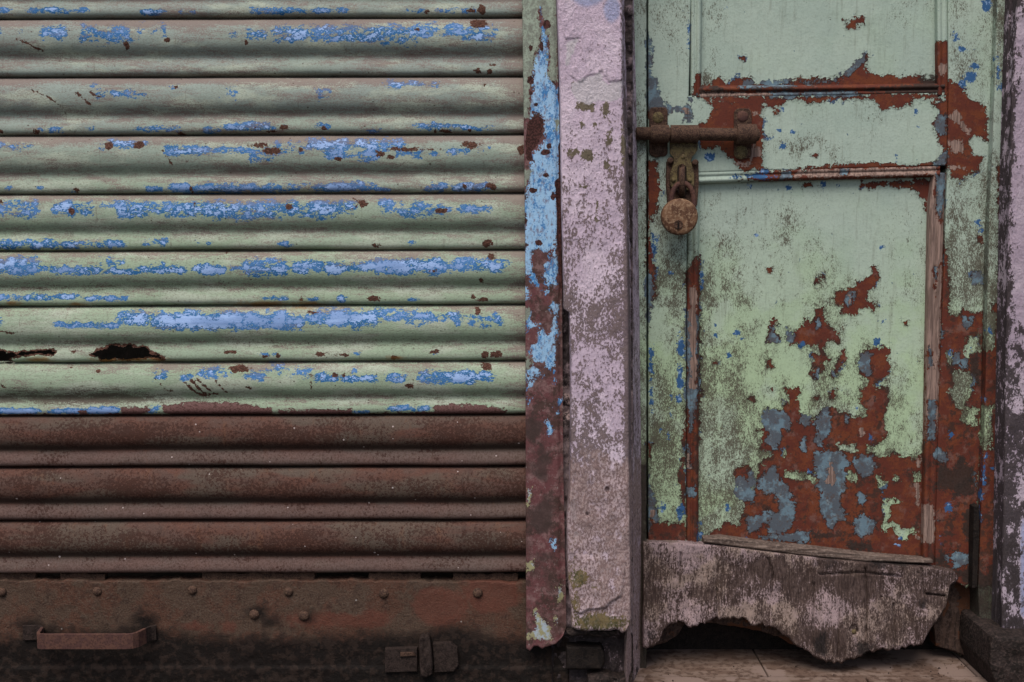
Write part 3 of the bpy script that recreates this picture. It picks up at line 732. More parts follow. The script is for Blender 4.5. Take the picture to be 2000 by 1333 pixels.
# pull handle: flat bar standing off the plate, its feet bent out to both sides
def strap(name, path, h, th, mat, parent):
    """flat bar: path of (x, Y) in world, vertical height h centred at z, thickness th"""
    V = []; F = []
    n = len(path)
    for k, (x, y, z) in enumerate(path):
        a = np.array(path[max(k - 1, 0)][:2]); b = np.array(path[min(k + 1, n - 1)][:2])
        d = (b - a) / np.linalg.norm(b - a); nr = np.array([d[1], -d[0]])
        for q, zz in ((th / 2, h / 2), (th / 2, -h / 2), (-th / 2, -h / 2), (-th / 2, h / 2)):
            V.append((x + nr[0] * q, y + nr[1] * q, z + zz))
    for k in range(n - 1):
        for j in range(4):
            F.append([k * 4 + j, k * 4 + (j + 1) % 4, k * 4 + 4 + (j + 1) % 4, k * 4 + 4 + j])
    F.append([0, 3, 2, 1]); F.append([n * 4 - 4, n * 4 - 3, n * 4 - 2, n * 4 - 1])
    o = make(name, np.array(V), F, mat, parent, None, False)
    bv = o.modifiers.new('bevel', 'BEVEL'); bv.width = .0006; bv.segments = 2; bv.limit_method = 'ANGLE'
    return o
yh = -0.040
hl = P(72, 1253, yh); hr = P(268, 1253, yh)
fl = P(46, 1246, -0.006); fr = P(306, 1246, -0.006)
zc = hl[2]
path = [(fl[0], -.0065, zc), (hl[0] - .012, -.0065, zc), (hl[0] - .006, -.009, zc), (hl[0] - .003, -.014, zc), (hl[0], yh + .006, zc), (hl[0] + .002, yh + .0015, zc), (hl[0] + .006, yh, zc),
        (hr[0] - .014, yh, zc), (hr[0] - .007, yh + .002, zc), (hr[0] - .002, yh + .007, zc), (hr[0] + .004, -.018, zc), (hr[0] + .009, -.010, zc), (hr[0] + .014, -.0068, zc), (fr[0], -.0065, zc)]
hd = strap('pull_handle', path[3:-3], .0215, .0045, M_IRONB, sh)
strap('handle_foot', path[:4], .0215, .003, M_SOOTB, hd)
strap('handle_foot', path[-4:], .0215, .003, M_SOOTB, hd)
# slide latch low on the plate: housing, tongue and a rusty lug
V, F = plate([(752, 1268), (815, 1266), (815, 1312), (752, 1314)], -.0125, .0); make('latch_housing', V, F, M_SOOTB, sh, None, False)
V, F = plate([(782, 1275), (808, 1275), (812, 1281), (782, 1283)], -.0155, -.008); make('latch_tongue', V, F, M_IRON, sh, None, False)
V, F = plate([(845, 1258), (880, 1256), (893, 1266), (896, 1300), (886, 1312), (848, 1314)], -.0125, .0); make('latch_plate', V, F, M_SOOTB, sh, None, False)
patch('latch_lug', [(1240, 820), (1260, 818), (1300, 820), (1328, 822)], [(1240, 838), (1270, 843), (1300, 846), (1328, 842)], [(0, 1249), (.3, 1243), (.6, 1246), (.75, 1240), (1, 1246)], [(0, 1322), (.5, 1325), (1, 1317)], -.021, -.004, M_SOOTB, sh, None,
      lambda px, py: (fbm(px, py, 7, 30, seed=3) - .5) * .010, 2.0, 3.5, .003)

# ------------------------------------------------------------------ guide rail
def rail_fields(px, py):
    s1 = lambda p: Z(1000, 0, 2.963, p); s2 = lambda p: Z(1000, 430, 2.963, p); s3 = lambda p: Z(1000, 880, 2.943, p)
    green = union(px, py, [s1([(40, -300), (270, -300), (265, 480), (230, 470), (205, 430), (215, 330), (210, 220), (180, 130), (160, 0), (150, -100), (165, 60), (170, 180), (165, 260), (130, 330), (120, 420), (105, 560), (95, 680), (55, 690), (50, 300)]),
                          s1([(60, 980), (110, 990), (90, 1060), (75, 1100)]), s1([(240, 690), (275, 690), (270, 770), (245, 760)]), s2([(75, 520), (100, 510), (105, 560), (80, 580)]), s2([(80, 770), (105, 800), (100, 860), (78, 850)])])
    blue = union(px, py, [s1([(150, -50), (170, 0), (180, 120), (215, 220), (215, 340), (205, 430), (230, 470), (270, 520), (285, 700), (285, 900), (275, 960), (270, 1333), (75, 1340), (75, 1100), (110, 980), (100, 940), (110, 900), (170, 860), (185, 800), (180, 700), (150, 660), (110, 680), (110, 560), (110, 420), (130, 340), (165, 280), (165, 180), (150, 60)]),
                         s2([(70, 0), (255, 0), (255, 180), (270, 260), (260, 380), (230, 390), (205, 370), (190, 350), (195, 250), (215, 240), (235, 200), (200, 180), (170, 180), (120, 190), (110, 260), (125, 300), (150, 340), (145, 370), (110, 370), (100, 330), (75, 320)]),
                         s2([(75, 390), (95, 390), (98, 450), (78, 460)]), s2([(190, 420), (210, 410), (205, 450), (188, 455)]), s2([(235, 480), (265, 480), (262, 560), (270, 700), (255, 640), (240, 560), (225, 510)]),
                         s2([(80, 540), (110, 530), (115, 610), (90, 640), (78, 620)]), s2([(145, 560), (165, 600), (160, 620)]),
                         s2([(165, 620), (200, 650), (245, 620), (250, 780), (240, 850), (215, 870), (190, 830), (130, 800), (95, 760), (100, 730), (150, 700)]), s2([(85, 880), (120, 850), (150, 855), (180, 900), (185, 930), (150, 880), (120, 940), (90, 980)]),
                         s2([(238, 860), (250, 870), (245, 930)]), s2([(195, 1160), (210, 1170), (240, 1230), (235, 1255), (210, 1220)]), s2([(80, 1070), (110, 1035), (95, 1085)]), s2([(255, 1060), (280, 1040), (262, 1110)]),
                         s3([(225, 515), (250, 520), (240, 560), (220, 550)])])
    cream = union(px, py, [s3([(85, 215), (115, 205), (118, 260), (100, 300), (85, 335)]), s3([(85, 640), (125, 640), (135, 670), (110, 695), (85, 695)]), s3([(120, 920), (145, 905), (160, 950), (215, 1000), (235, 1085), (215, 1098), (140, 1095), (100, 1060), (135, 1000)]),
                          s3([(250, 800), (290, 770), (295, 830), (270, 900)]), s3([(240, 960), (275, 960), (265, 1020), (245, 1010)]), s3([(80, 1040), (110, 1050), (105, 1090), (85, 1095)])])
    rust = ells(px, py, [(1067, 48, 8, 10), (1058, 90, 4, 10), (1037, 94, 4, 6), (1037, 157, 7, 9), (1037, 182, 5, 5), (1046, 204, 4, 4), (1076, 195, 3, 4), (1082, 201, 3, 3), (1073, 285, 5, 7), (1066, 298, 10, 6), (1066, 343, 6, 4), (1040, 372, 9, 6), (1025, 432, 6, 8), (1052, 475, 8, 7), (1080, 385, 5, 10)])
    rust = np.maximum(rust, union(px, py, [s1([(80, 740), (120, 680), (150, 665), (185, 690), (180, 780), (150, 830), (110, 880), (130, 940), (85, 930), (75, 850)]), s1([(265, 830), (290, 820), (300, 900), (300, 1333), (262, 1333), (245, 1050), (270, 1030)])]))
    rust = np.maximum(rust, poly_sd(px, py, [(1087, 430), (1102, 430), (1101, 560), (1092, 570)]))
    k = sst(py, 760, 820) * .35 + ells(px, py, [(1040, 830, 22, 40), (1035, 770, 14, 20), (1060, 900, 20, 60), (1062, 1085, 16, 14), (1058, 1010, 20, 50)], -30) * .03 + .15
    return {'green': green, 'blue': blue, 'cream': cream, 'rust': rust, 'mould': np.clip(k, -.4, 1)}
gr = empty('guide_rail', P(1065, 1270, -.02), 'narrow steel shutter guide rail with peeling sky blue paint over maroon primer', 'guide rail')
us = np.linspace(0, 1, 60)
ybr = np.interp(us, [0, .08, .2, .4, .6, .75, .85, .93, 1], [1266, 1271, 1262, 1266, 1262, 1258, 1250, 1240, 1226]) + (fbm(us * 80, us * 0, 8, seed=4) - .5) * 5
patch('rail_face', [(-330, 1014), (0, 1020), (300, 1024), (500, 1026), (1300, 1028)], [(-330, 1084), (0, 1086), (300, 1094), (600, 1098), (900, 1100), (1200, 1106), (1300, 1106)], -330, list(zip(us, ybr)), -.028, .012, MG, gr, rail_fields,
      lambda px, py: (fbm(px, py, 60, 90, seed=3) - .5) * .002 + (fbm(px, py, 10, seed=5) - .5) * .0006 - .003 * sst(px - np.interp(py, [0, 600, 1250], [1083, 1090, 1094]), -3, 4), 2.6, 2.5, .0015)

# ------------------------------------------------------------------ pillar between shutter and door
def pil_fields(px, py):
    z = np.zeros(px.shape)
    worn = np.interp(py, [-300, 60, 150, 230, 330, 420, 500, 560, 640, 720, 800, 880, 1333], [-.4, -.3, -.15, .0, .22, .32, .42, .60, .56, .45, .5, .5, .5])
    worn = worn + (fbm(px, py, 60, 110, seed=2) - .5) * .7
    worn -= ells(px, py, [(1150, 530, 40, 60), (1160, 700, 30, 40), (1190, 740, 26, 46), (1130, 760, 16, 60), (1195, 800, 22, 40)], -10) * .014 + .1 * 0
    edge = np.interp(py, [0, 300, 1000], [1215, 1224, 1229])
    worn = np.where(px > edge + 4, .42 + .25 * sst(py, 500, 1100) + (fbm(px, py, 6, 120, seed=4) - .5) * .6, worn)
    worn += np.exp(-((px - edge + 1) / 6.0) ** 2) * .65 * sst(py, -50, 20)
    worn -= .1 * np.exp(-((px - 1097) / 9.0) ** 2)
    brown = ells(px, py, [(1143, 208, 18, 12), (1186, 175, 9, 12), (1184, 210, 8, 18), (1120, 168, 6, 5), (1136, 243, 6, 7), (1160, 243, 4, 4), (1148, 305, 16, 12), (1125, 297, 18, 4), (1215, 290, 6, 30), (1190, 258, 5, 14), (1192, 275, 6, 8), (1186, 322, 5, 8), (1212, 315, 5, 14), (1165, 410, 4, 18), (1137, 365, 6, 4)], -20)
    white = union(px, py, [Z(1000, 0, 2.963, [(350, 560), (340, 490), (380, 480), (440, 440), (525, 415), (530, 460), (560, 475), (640, 470), (635, 560), (600, 590), (560, 600), (500, 590), (420, 600), (380, 590)]), Z(1000, 0, 2.963, [(310, 240), (390, 220), (370, 290), (345, 340), (330, 400), (300, 380)])], -20)
    white = np.maximum(white, ells(px, py, [(1150, 895, 4, 12), (1140, 905, 10, 4), (1120, 1000, 9, 30), (1125, 1045, 7, 10)], -20) - 1)
    sand = sst(py, 830, 960) * .9 + (fbm(px, py, 50, seed=12) - .5) * .6
    moss = ells(px, py, [(1130, 1130, 26, 30), (1118, 1090, 12, 60), (1170, 1215, 60, 22), (1125, 1180, 14, 40), (1155, 1145, 22, 12), (1160, 1050, 14, 12)], -20) * .045 + .12 * sst(py, 950, 1150)
    moss = moss + .35 * sst(py, 1185, 1215)
    lil = ells(px, py, [(1195, 20, 26, 40), (1150, -60, 60, 90)], -20) * .06
    mould = (px > edge + 4) * .12 + (sst(py, 850, 1000) * .25 + sst(py, 1180, 1300) * .35) * (px > edge + 3) - .35 + (fbm(px, py, 40, 60, seed=14) - .5) * .35
    return {'worn': worn, 'brown': brown, 'white': white, 'sand': np.clip(sand, -.3, 1), 'moss': np.clip(moss, -.6, .9), 'lilac': np.clip(lil, -.5, 1), 'mould': mould}
FLAKE = Z(1040, 1160, 7.69, [(560, -500), (1420, -600), (1340, 30), (1200, 100), (1100, 210), (800, 240), (740, 300), (680, 290), (620, 240), (600, 100)])
FLAKE2 = Z(1000, 0, 2.963, [(280, -900), (660, -900), (640, 460), (560, 475), (520, 415), (450, 435), (390, 480), (330, 430), (390, 330), (400, 220), (300, 225), (280, 100)])
def pil_disp(px, py):
    d = (fbm(px, py, 55, 90, seed=31) - .5) * .003 + (fbm(px, py, 12, 15, seed=37, octv=3) - .5) * .0014
    d += .0032 * sst(poly_sd(px, py, FLAKE) + (fbm(px, py, 10, seed=3) - .5) * 4, -.8, .8) * sst(py, 1060, 1170)
    d += .0013 * sst(poly_sd(px, py, FLAKE2) + (fbm(px, py, 8, seed=6) - .5) * 6, -.8, .8)
    d += sst(py, 840, 1000) * (fbm(px, py, 26, 40, seed=39, octv=4) - .5) * .006
    d -= .005 * sst(ells(px, py, [(1186, 957, 5, 7), (1147, 1005, 3, 5)]), 0, 2)
    return d
pl = empty('pillar', P(1170, 1333, -.05), 'narrow masonry pillar in worn pale pink limewash between shutter and door', 'pillar')
us = np.linspace(0, 1, 60)
ybp = np.interp(us, [0, .1, .3, .6, .78, .88, .95, 1], [1226, 1230, 1233, 1232, 1230, 1237, 1233, 1215]) + (fbm(us * 120, us * 0, 9, seed=14) - .5) * 6
patch('plaster_face', [(-330, 1084), (0, 1088), (180, 1094), (400, 1097), (560, 1101), (604, 1101), (612, 1112), (700, 1115), (830, 1115), (950, 1113), (1010, 1108), (1100, 1108), (1160, 1112), (1200, 1117), (1240, 1117)],
      [(-330, 1211), (0, 1216), (200, 1217), (300, 1223), (600, 1228), (1000, 1230), (1210, 1233), (1240, 1228)], -330, list(zip(us, ybp)), -.052, .05, MP, pl, pil_fields, pil_disp, 2.0, 5.0, .005)
# splayed return of the pillar towards the door
patch('side_return', [(-330, 1208), (0, 1212), (300, 1220), (600, 1225), (1000, 1227), (1333, 1224)], [(-330, 1236), (0, 1240), (300, 1244), (600, 1249), (900, 1252), (1333, 1254), (1400, 1254)], -330, 1372,
      lambda px, py: -.044 + .105 * np.clip((px - np.interp(py, [0, 300, 600, 1000, 1333], [1212, 1220, 1225, 1227, 1224])) / 27.0, 0, 1), .13, MP, pl, pil_fields,
      lambda px, py: (fbm(px, py, 8, 90, seed=51) - .5) * .003, 2.2, 1.5, .001)
# rough core showing beside the rail and under the broken plaster
def core_fields(px, py):
    z = np.zeros(px.shape)
    return {'worn': z + 1.2, 'brown': z - 20, 'white': z - 20, 'sand': (fbm(px, py, 40, seed=7) - .5) * .8 + .35 * sst(py, 650, 760) * (1 - sst(py, 1180, 1230)), 'moss': z - .3 + .35 * sst(py, 900, 1200) * (1 - sst(py, 1200, 1240)), 'lilac': z - 1, 'mould': z + .75 - .55 * sst(py, 690, 780) + .75 * sst(py, 1215, 1250)}
patch('masonry_core', 1078, 1236, -330, 1372, -.016, .05, MP, pl, core_fields, lambda px, py: (fbm(px, py, 16, 20, seed=61, octv=4) - .5) * .016 - .012 * sst(py, 1238, 1246), 2.6, 2.0, .001)
us = np.linspace(0, 1, 20)
patch('broken_mortar_edge', 1106, 1205, list(zip(us, 1228 + (fbm(us * 90, us * 0, 12, seed=3)) * 6)), list(zip(us, np.interp(us, [0, .1, .3, .6, .85, 1], [1238, 1244, 1240, 1244, 1246, 1238]))), -.034, .0, M_STONE, pl, None, lambda px, py: (fbm(px, py, 8, seed=9) - .5) * .008, 2.5, 4, .004)
patch('base_stone', [(1262, 1106), (1310, 1107)], [(1260, 1172), (1275, 1181), (1295, 1181), (1312, 1172)], 1263, 1308, -.026, .0, M_SOOT, pl, None, lambda px, py: (fbm(px, py, 20, seed=9) - .5) * .003, 3, 4, .004)
patch('base_rubble', 1148, 1236, [(0, 1322), (.3, 1316), (.7, 1325), (1, 1318)], 1372, -.03, .0, M_STONE, pl, None, lambda px, py: (fbm(px, py, 10, seed=19) - .5) * .012, 3, 4, .004)

# ------------------------------------------------------------------ door
A = lambda p: Z(1240, 0, 2.6316, p)
B = lambda p: Z(1240, 420, 2.6316, p)
D = lambda p: Z(1460, 700, 3.3325, p)
E = lambda p: Z(1240, 700, 3.33, p)
Fz = lambda p: Z(1780, 400, 3.1727, p)
H = lambda p: Z(1780, 800, 2.5, p)
CHIP = [A([(1075,105),(1130,93),(1180,97),(1180,115),(1150,135),(1110,160),(1085,140)]),
 A([(395,425),(435,392),(465,430),(525,400),(590,398),(625,420),(700,425),(760,415),(830,410),(895,400),(960,398),(1010,400),(1060,385),(1110,350),(1140,325),(1170,280),(1190,285),(1185,340),(1215,375),(1260,390),(1300,380),(1360,395),(1410,380),(1460,385),(1480,400),(1545,410),(1560,470),(340,470),(330,440)]),
 A([(400,520),(560,520),(700,510),(770,505),(740,545),(700,545),(665,540),(650,590),(665,640),(665,690),(690,700),(655,720),(660,870),(560,885),(540,870),(490,820),(440,760),(400,770),(340,760),(330,640),(385,610),(400,570),(380,530)]),
 A([(340,500),(690,490),(1560,480),(1560,520),(1540,545),(1535,505),(1480,510),(1460,525),(1430,490),(1410,540),(1330,555),(1270,560),(1245,520),(1180,515),(1060,515),(890,535),(850,515),(790,510),(770,540),(700,545),(400,525)]),
 A([(1535,540),(1560,590),(1535,640),(1560,720),(1580,760),(1570,810),(1530,840),(1540,870),(1625,870),(1605,520),(1570,515)]),
 A([(670,860),(720,875),(800,870),(880,865),(960,860),(1020,850),(1100,838),(1190,840),(1280,845),(1400,850),(1520,838),(1560,870),(1560,895),(660,895)]),
 A([(1595,420),(1640,415),(1690,450),(1730,510),(1800,550),(1815,600),(1815,720),(1740,690),(1720,740),(1745,790),(1800,800),(1770,850),(1770,880),(1720,890),(1670,935),(1610,890),(1595,700)]),
 A([(1150,955),(1165,970),(1300,960),(1400,975),(1440,990),(1480,1030),(1500,1100),(1530,1105),(1530,930),(1160,935)]), A([(860,945),(915,940),(915,962),(870,960)]), A([(920,800),(935,785),(950,800),(935,815)]), A([(700,575),(735,572),(735,588),(705,590)]), A([(540,295),(565,295),(560,312),(545,312)]),
 B([(1215,262),(1240,265),(1255,320),(1245,350),(1195,395),(1195,440),(1240,455),(1235,500),(1190,470),(1165,490),(1135,525),(1060,505),(1075,475),(1030,455),(1030,395),(1070,380),(1130,360),(1160,330),(1215,315)]),
 B([(925,480),(970,480),(975,520),(1000,575),(1040,605),(1045,580),(1075,560),(1070,600),(1050,620),(1055,660),(1000,645),(970,680),(950,700),(940,670),(850,675),(800,670),(815,580),(850,565),(870,570),(870,530),(890,535),(895,555),(925,540)]),
 B([(690,540),(715,530),(740,565),(730,590),(750,640),(720,668),(685,655)]), B([(780,585),(815,580),(815,660),(785,650)]),
 B([(910,710),(950,715),(960,690),(985,730),(1000,725),(1005,745),(960,760),(975,790),(960,815),(930,840),(900,825),(920,775)]),
 B([(1080,690),(1100,740),(1060,780),(1040,820),(1020,850),(990,830),(1010,800),(1050,740),(1060,710)]),
 B([(1145,725),(1185,690),(1300,670),(1310,700),(1310,840),(1260,845),(1225,870),(1240,890),(1290,890),(1305,960),(1290,1010),(1290,1170),(660,1170),(650,1100),(650,1020),(690,1000),(760,1000),(760,960),(790,960),(785,920),(760,890),(870,885),(850,920),(835,955),(850,990),(845,1010),(890,1050),(930,1040),(950,1010),(985,980),(1030,985),(1050,1030),(1090,1010),(1120,1040),(1180,1030),(1185,1000),(1150,960),(1160,900),(1200,870),(1200,845),(1160,840)]),
 B([(680,745),(700,750),(718,780),(700,792),(685,785)]), B([(690,880),(720,880),(715,900),(700,905)]), B([(1000,910),(1035,895),(1030,950),(1005,945)]), B([(925,940),(950,935),(945,955),(925,955)]), B([(590,940),(615,935),(610,960),(595,960)]), B([(405,755),(425,755),(425,775),(408,775)]), B([(1380,550),(1400,550),(1395,570)]), B([(675,280),(700,275),(695,295)]), B([(945,310),(965,315),(960,340),(925,350)]),
 [(1490,835),(1484,868),(1484,880),(1508,884),(1508,892),(1493,898),(1484,910),(1482,922),(1475,937),(1472,952),(1468,925),(1462,908),(1435,916),(1432,934),(1440,960),(1447,982),(1456,988),(1450,1009),(1444,1024),(1432,1021),(1423,1018),(1399,1033),(1381,1045),(1366,1055),(1366,1110),(1830,1110),(1830,889),(1793,889),(1786,898),(1778,892),(1742,886),(1715,892),(1694,883),(1697,871),(1709,868),(1730,856),(1736,840),(1480,840)],
 # left stile
 Z(1230, 160, 3.92, [(130,600),(210,615),(235,850),(200,1000),(150,1060),(130,1333)]), Z(1230,160,3.92,[(130,180),(250,190),(260,280),(130,290)]),
 B([(60,60),(95,200),(105,330),(118,430),(70,470),(60,470)]), B([(262,300),(305,240),(335,210),(335,1158),(240,1158),(262,960),(268,500)]),
 E([(330,190),(330,1200),(300,1100),(310,900),(270,760),(310,640),(320,400)]), E([(80,530),(110,560),(105,640),(80,640)]), E([(80,880),(140,980),(155,1060),(250,1070),(330,1060),(340,1250),(70,1250)]),
 # right stile
 Fz([(180,-20),(205,-20),(205,240),(232,330),(228,460),(237,560),(228,680),(300,690),(320,640),(400,665),(450,665),(450,1360),(150,1360),(180,600)]), Fz([(405,180),(440,185),(440,240),(415,230)]), Fz([(360,430),(440,385),(450,495),(380,490)]),
 H([(110,-30),(340,-30),(335,860),(60,860)]),
 # jamb
 Fz([(548,-20),(600,-20),(600,1360),(400,1360),(440,910),(500,900),(525,800),(530,700),(490,650),(530,600),(535,420),(545,300)]), H([(325,-20),(345,200),(345,100),(388,190),(390,-20),(450,-20),(440,860),(320,860)]),
 A([(1895,310),(1935,300),(1935,440),(1905,430),(1890,380)]), A([(1895,560),(1925,500),(1925,720),(1900,700)]), A([(1865,860),(1900,850),(1900,1110),(1865,1110)])]
ISLE = [D([(235,765),(260,735),(380,750),(430,750),(440,810),(400,790),(330,795),(270,785)]), D([(580,570),(620,558),(700,570),(715,600),(690,615),(640,600),(590,600)]),
 D([(880,920),(980,920),(985,940),(930,950),(920,1060),(980,1090),(1050,1110),(1100,1090),(1105,1110),(1060,1140),(1030,1180),(990,1160),(940,1090),(900,1120),(880,1110)]),
 D([(630,760),(660,735),(720,770),(710,810),(680,800)]), D([(845,770),(870,760),(880,800),(905,810),(880,880),(860,870),(845,820)]), D([(940,790),(980,775),(990,800),(960,815)]), D([(1075,740),(1110,740),(1120,800),(1080,805)]), D([(220,600),(240,585),(255,610),(235,635)]),
 Fz([(350,830),(420,790),(430,910),(400,915),(345,945),(335,900)]), Fz([(220,920),(240,912),(258,960),(250,1000),(225,1000)]), Fz([(250,1030),(300,1025),(330,1030),(365,1050),(370,1130),(380,1150),(340,1220),(330,1270),(290,1270),(260,1220),(230,1170),(260,1110)]), Fz([(340,1280),(400,1255),(415,1370),(310,1350)]),
 H([(240,0),(325,0),(325,75),(290,60)]), Fz([(440,1260),(500,1245),(500,1360),(430,1360)]), H([(345,0),(390,0),(388,150),(360,190),(345,100)]), A([(300,560),(340,500),(395,560),(385,610),(340,620)])]
GREY = [B([(1080,420),(1110,388),(1130,400),(1125,440),(1100,475),(1065,440)]), B([(705,560),(740,570),(730,590),(715,600),(740,630),(745,655),(715,668),(688,655),(692,615)]), B([(780,580),(810,580),(815,655),(785,650)]), B([(1155,720),(1190,695),(1215,710),(1205,760),(1215,800),(1190,825),(1160,800)]),
 B([(925,800),(955,800),(950,835),(930,838)]), B([(1000,790),(1030,800),(1035,830),(1010,830)]), B([(935,535),(950,530),(955,580),(940,590)]), B([(760,950),(785,955),(790,985),(765,985)]), B([(1225,920),(1240,915),(1245,960),(1230,965)]),
 D([(160,700),(190,720),(195,790),(275,830),(280,900),(300,960),(305,1040),(290,1110),(220,1150),(120,1150),(130,1060),(190,1000),(200,960),(180,880),(130,870),(60,840),(80,790),(110,760),(110,720)]), E([(640,790),(690,770),(780,840),(770,940),(720,940),(680,910),(650,870)]), D([(0,745),(40,740),(60,800),(30,870),(30,950),(-10,930)]),
 D([(440,590),(480,600),(570,600),(640,640),(650,690),(620,720),(640,780),(640,850),(600,900),(600,960),(640,1010),(640,1045),(590,1060),(560,1120),(530,1100),(500,1040),(480,960),(460,930),(475,880),(460,800),(450,760),(420,680),(430,620)]),
 D([(440,400),(500,330),(530,310),(540,380),(555,430),(530,500),(495,540),(500,590),(440,590),(430,540),(460,480),(430,430)]), D([(350,360),(410,380),(400,440),(370,470),(340,420)]), D([(690,680),(740,620),(820,640),(830,720),(790,770),(720,750)]),
 D([(100,340),(250,350),(280,390),(270,460),(220,470),(220,530),(190,600),(150,580),(110,540),(130,480),(90,440),(85,370)]), D([(700,1050),(760,1020),(830,1060),(820,1130),(740,1170),(690,1130)]), D([(320,560),(370,520),(390,570),(380,610)]), D([(60,1150),(400,1130),(410,1200),(100,1190)]), D([(0,1040),(120,1000),(200,1010),(100,1100),(0,1160)]), D([(635,390),(660,380),(660,440),(640,445)]), D([(725,870),(760,900),(750,950),(720,930)]),
 A([(1020,400),(1140,330),(1172,285),(1180,310),(1150,350),(1050,400),(1050,432),(560,440),(560,415),(900,420)]), A([(690,480),(1160,470),(1180,495),(700,505)]), A([(60,150),(80,200),(92,380),(130,480),(160,540),(240,560),(180,590),(60,560)]), A([(240,560),(275,510),(330,470),(320,500),(290,530),(295,640),(250,630)]),
 A([(1560,590),(1600,600),(1600,690),(1570,690),(1545,660)]), A([(1570,800),(1600,780),(1600,850),(1540,860)]),
 B([(60,300),(82,300),(92,420),(60,660)]), B([(268,500),(300,480),(330,520),(325,900),(280,1158),(262,900)]), E([(80,700),(110,860),(140,980),(150,1060),(100,1050),(80,1180)]), E([(335,560),(365,560),(370,720),(340,720)]), E([(340,840),(400,830),(400,900),(345,900)]), E([(340,100),(380,100),(375,380),(345,400)]),
 Fz([(320,690),(350,710),(390,690),(385,740),(350,785),(320,760)]), Fz([(378,430),(440,390),(445,490),(385,495)]), Fz([(260,930),(300,920),(305,980),(270,990)]), Fz([(190,310),(210,310),(212,385),(190,390)]), Fz([(180,750),(210,790),(200,830),(175,830)]), Fz([(305,960),(345,950),(350,1010),(315,1010)]), Fz([(370,1040),(405,1060),(400,1120),(378,1120)]),
 H([(110,230),(130,180),(190,250),(190,270),(130,250)]), H([(290,290),(322,300),(320,385),(300,360)]), H([(120,480),(140,500),(125,540),(115,530)]), H([(160,680),(200,690),(180,750),(160,740)]), H([(190,700),(290,700),(290,760),(200,780)])]
WOOD = [D([(525,680),(560,675),(580,760),(570,830),(540,830),(500,800),(525,760)]), D([(720,430),(760,440),(770,490),(740,520)]), D([(1095,650),(1120,640),(1125,720),(1100,700)]), D([(1080,1140),(1110,1120),(1115,1180),(1085,1190)]), D([(1092,810),(1122,820),(1118,970),(1090,950)]),
 A([(1640,560),(1665,575),(1690,640),(1730,670),(1715,692),(1690,680),(1650,640),(1620,600)]), A([(1610,725),(1685,725),(1685,780),(1620,785)]), A([(1610,850),(1700,850),(1700,875),(1610,872)]), B([(1092,412),(1115,405),(1118,440),(1100,455)]),
 Z(1330,130,5.333,[(520,1000),(700,980),(720,880),(760,820),(830,850),(840,920),(760,960),(700,1040),(560,1040)]), Z(1330,130,5.333,[(750,470),(800,470),(810,510),(770,515)]), Z(1330,130,5.333,[(25,430),(75,410),(80,500),(40,510)]), E([(100,990),(125,990),(125,1060),(100,1060)])]
CHAR = [D([(620,1180),(800,1190),(820,1240),(740,1270),(620,1240)]), Fz([(355,950),(430,920),(430,1120),(395,1100),(375,1050),(345,1000)]), H([(130,250),(200,290),(240,235),(320,290),(320,420),(280,420),(260,440),(200,400),(120,390)]), H([(240,570),(260,480),(300,470),(295,700),(270,640)]), H([(130,670),(160,680),(170,740),(200,780),(300,770),(290,860),(220,820),(120,750)]), H([(365,740),(420,740),(420,1200),(330,1200),(340,900)]), D([(420,1120),(520,1120),(520,1180),(410,1190)]), A([(1440,400),(1560,380),(1560,500),(1480,470)])]
CHAR += [[(1225, 930), (1266, 900), (1266, 1400), (1225, 1400)], [(1890, 1120), (1960, 1118), (1960, 1400), (1880, 1400)]]
CHARSOFT = [D([(640,800),(690,790),(700,850),(650,860)])]
FLECK = [(1420,18,3,3),(1530,213,5,6),(1522,254,6,5),(1547,258,5,5),(1502,270,8,4),(1532,287,7,7),(1385,308,14,9),(1475,345,34,5),(1498,335,8,6),(1463,365,5,6),(1540,365,5,6),(1608,362,6,7),(1637,363,4,4),(1752,308,4,7),(1788,217,5,5),(1795,248,3,3),
 (1865,75,5,10),(1880,95,8,7),(1903,98,4,3),(1895,150,14,12),(1880,165,8,9),(1925,10,10,12),(1905,130,8,8),(1371,545,4,22),(1308,534,4,3),(1401,640,5,6),(1437,651,6,5),(1446,660,5,3),(1398,655,4,4),(1423,694,5,6),(1565,674,8,8),(1330,680,8,25),(1328,740,8,20),(1310,775,5,7),(1290,838,4,6),(1325,780,5,8),(1310,808,4,7),(1305,852,4,8),
 (1712,670,7,8),(1724,629,5,4),(1720,483,5,4),(1478,460,4,5),(1651,714,5,4),(1674,795,4,4),(1911,432,5,5),(1915,450,6,10),(1895,680,4,8),(1700,855,5,7),(1578,920,5,4),(1277,480,5,20),(1283,470,4,8),(1272,720,6,25),(1272,760,5,30),(1272,700,5,20),(1295,995,6,14),(1330,1005,9,18),(1368,1045,6,22),(1445,1045,4,8),
 (1853,990,7,12),(1835,1055,4,7),(1950,140,5,30),(1958,170,6,14),(1973,68,3,8),(1964,195,3,8),(1925,890,5,8),(1923,915,4,12),(1920,940,4,8),(1916,970,5,12),(1914,1000,3,14),(1938,915,3,4),(1932,645,6,8),(1920,780,5,8),(1855,690,7,10),(1760,1050,6,9),(1755,1065,4,5),(1858,850,5,4),(1460,1050,4,8),(1421,990,4,7),(1345,60,2.5,14),(1346,85,2.5,8)]
SCRATCH = [(1.5, [(1398, 715), (1404, 760), (1406, 830)]), (1.3, [(1388, 860), (1428, 856)]), (1.3, [(1385, 880), (1430, 854)]), (1.4, [(1390, 932), (1432, 911)]), (1.3, [(1430, 900), (1445, 888)]), (1.2, [(1860, 380), (1885, 470)]), (1.2, [(1890, 360), (1850, 450)]), (1.2, [(1480, 520), (1500, 600)]), (1.2, [(1740, 560), (1725, 640)])]
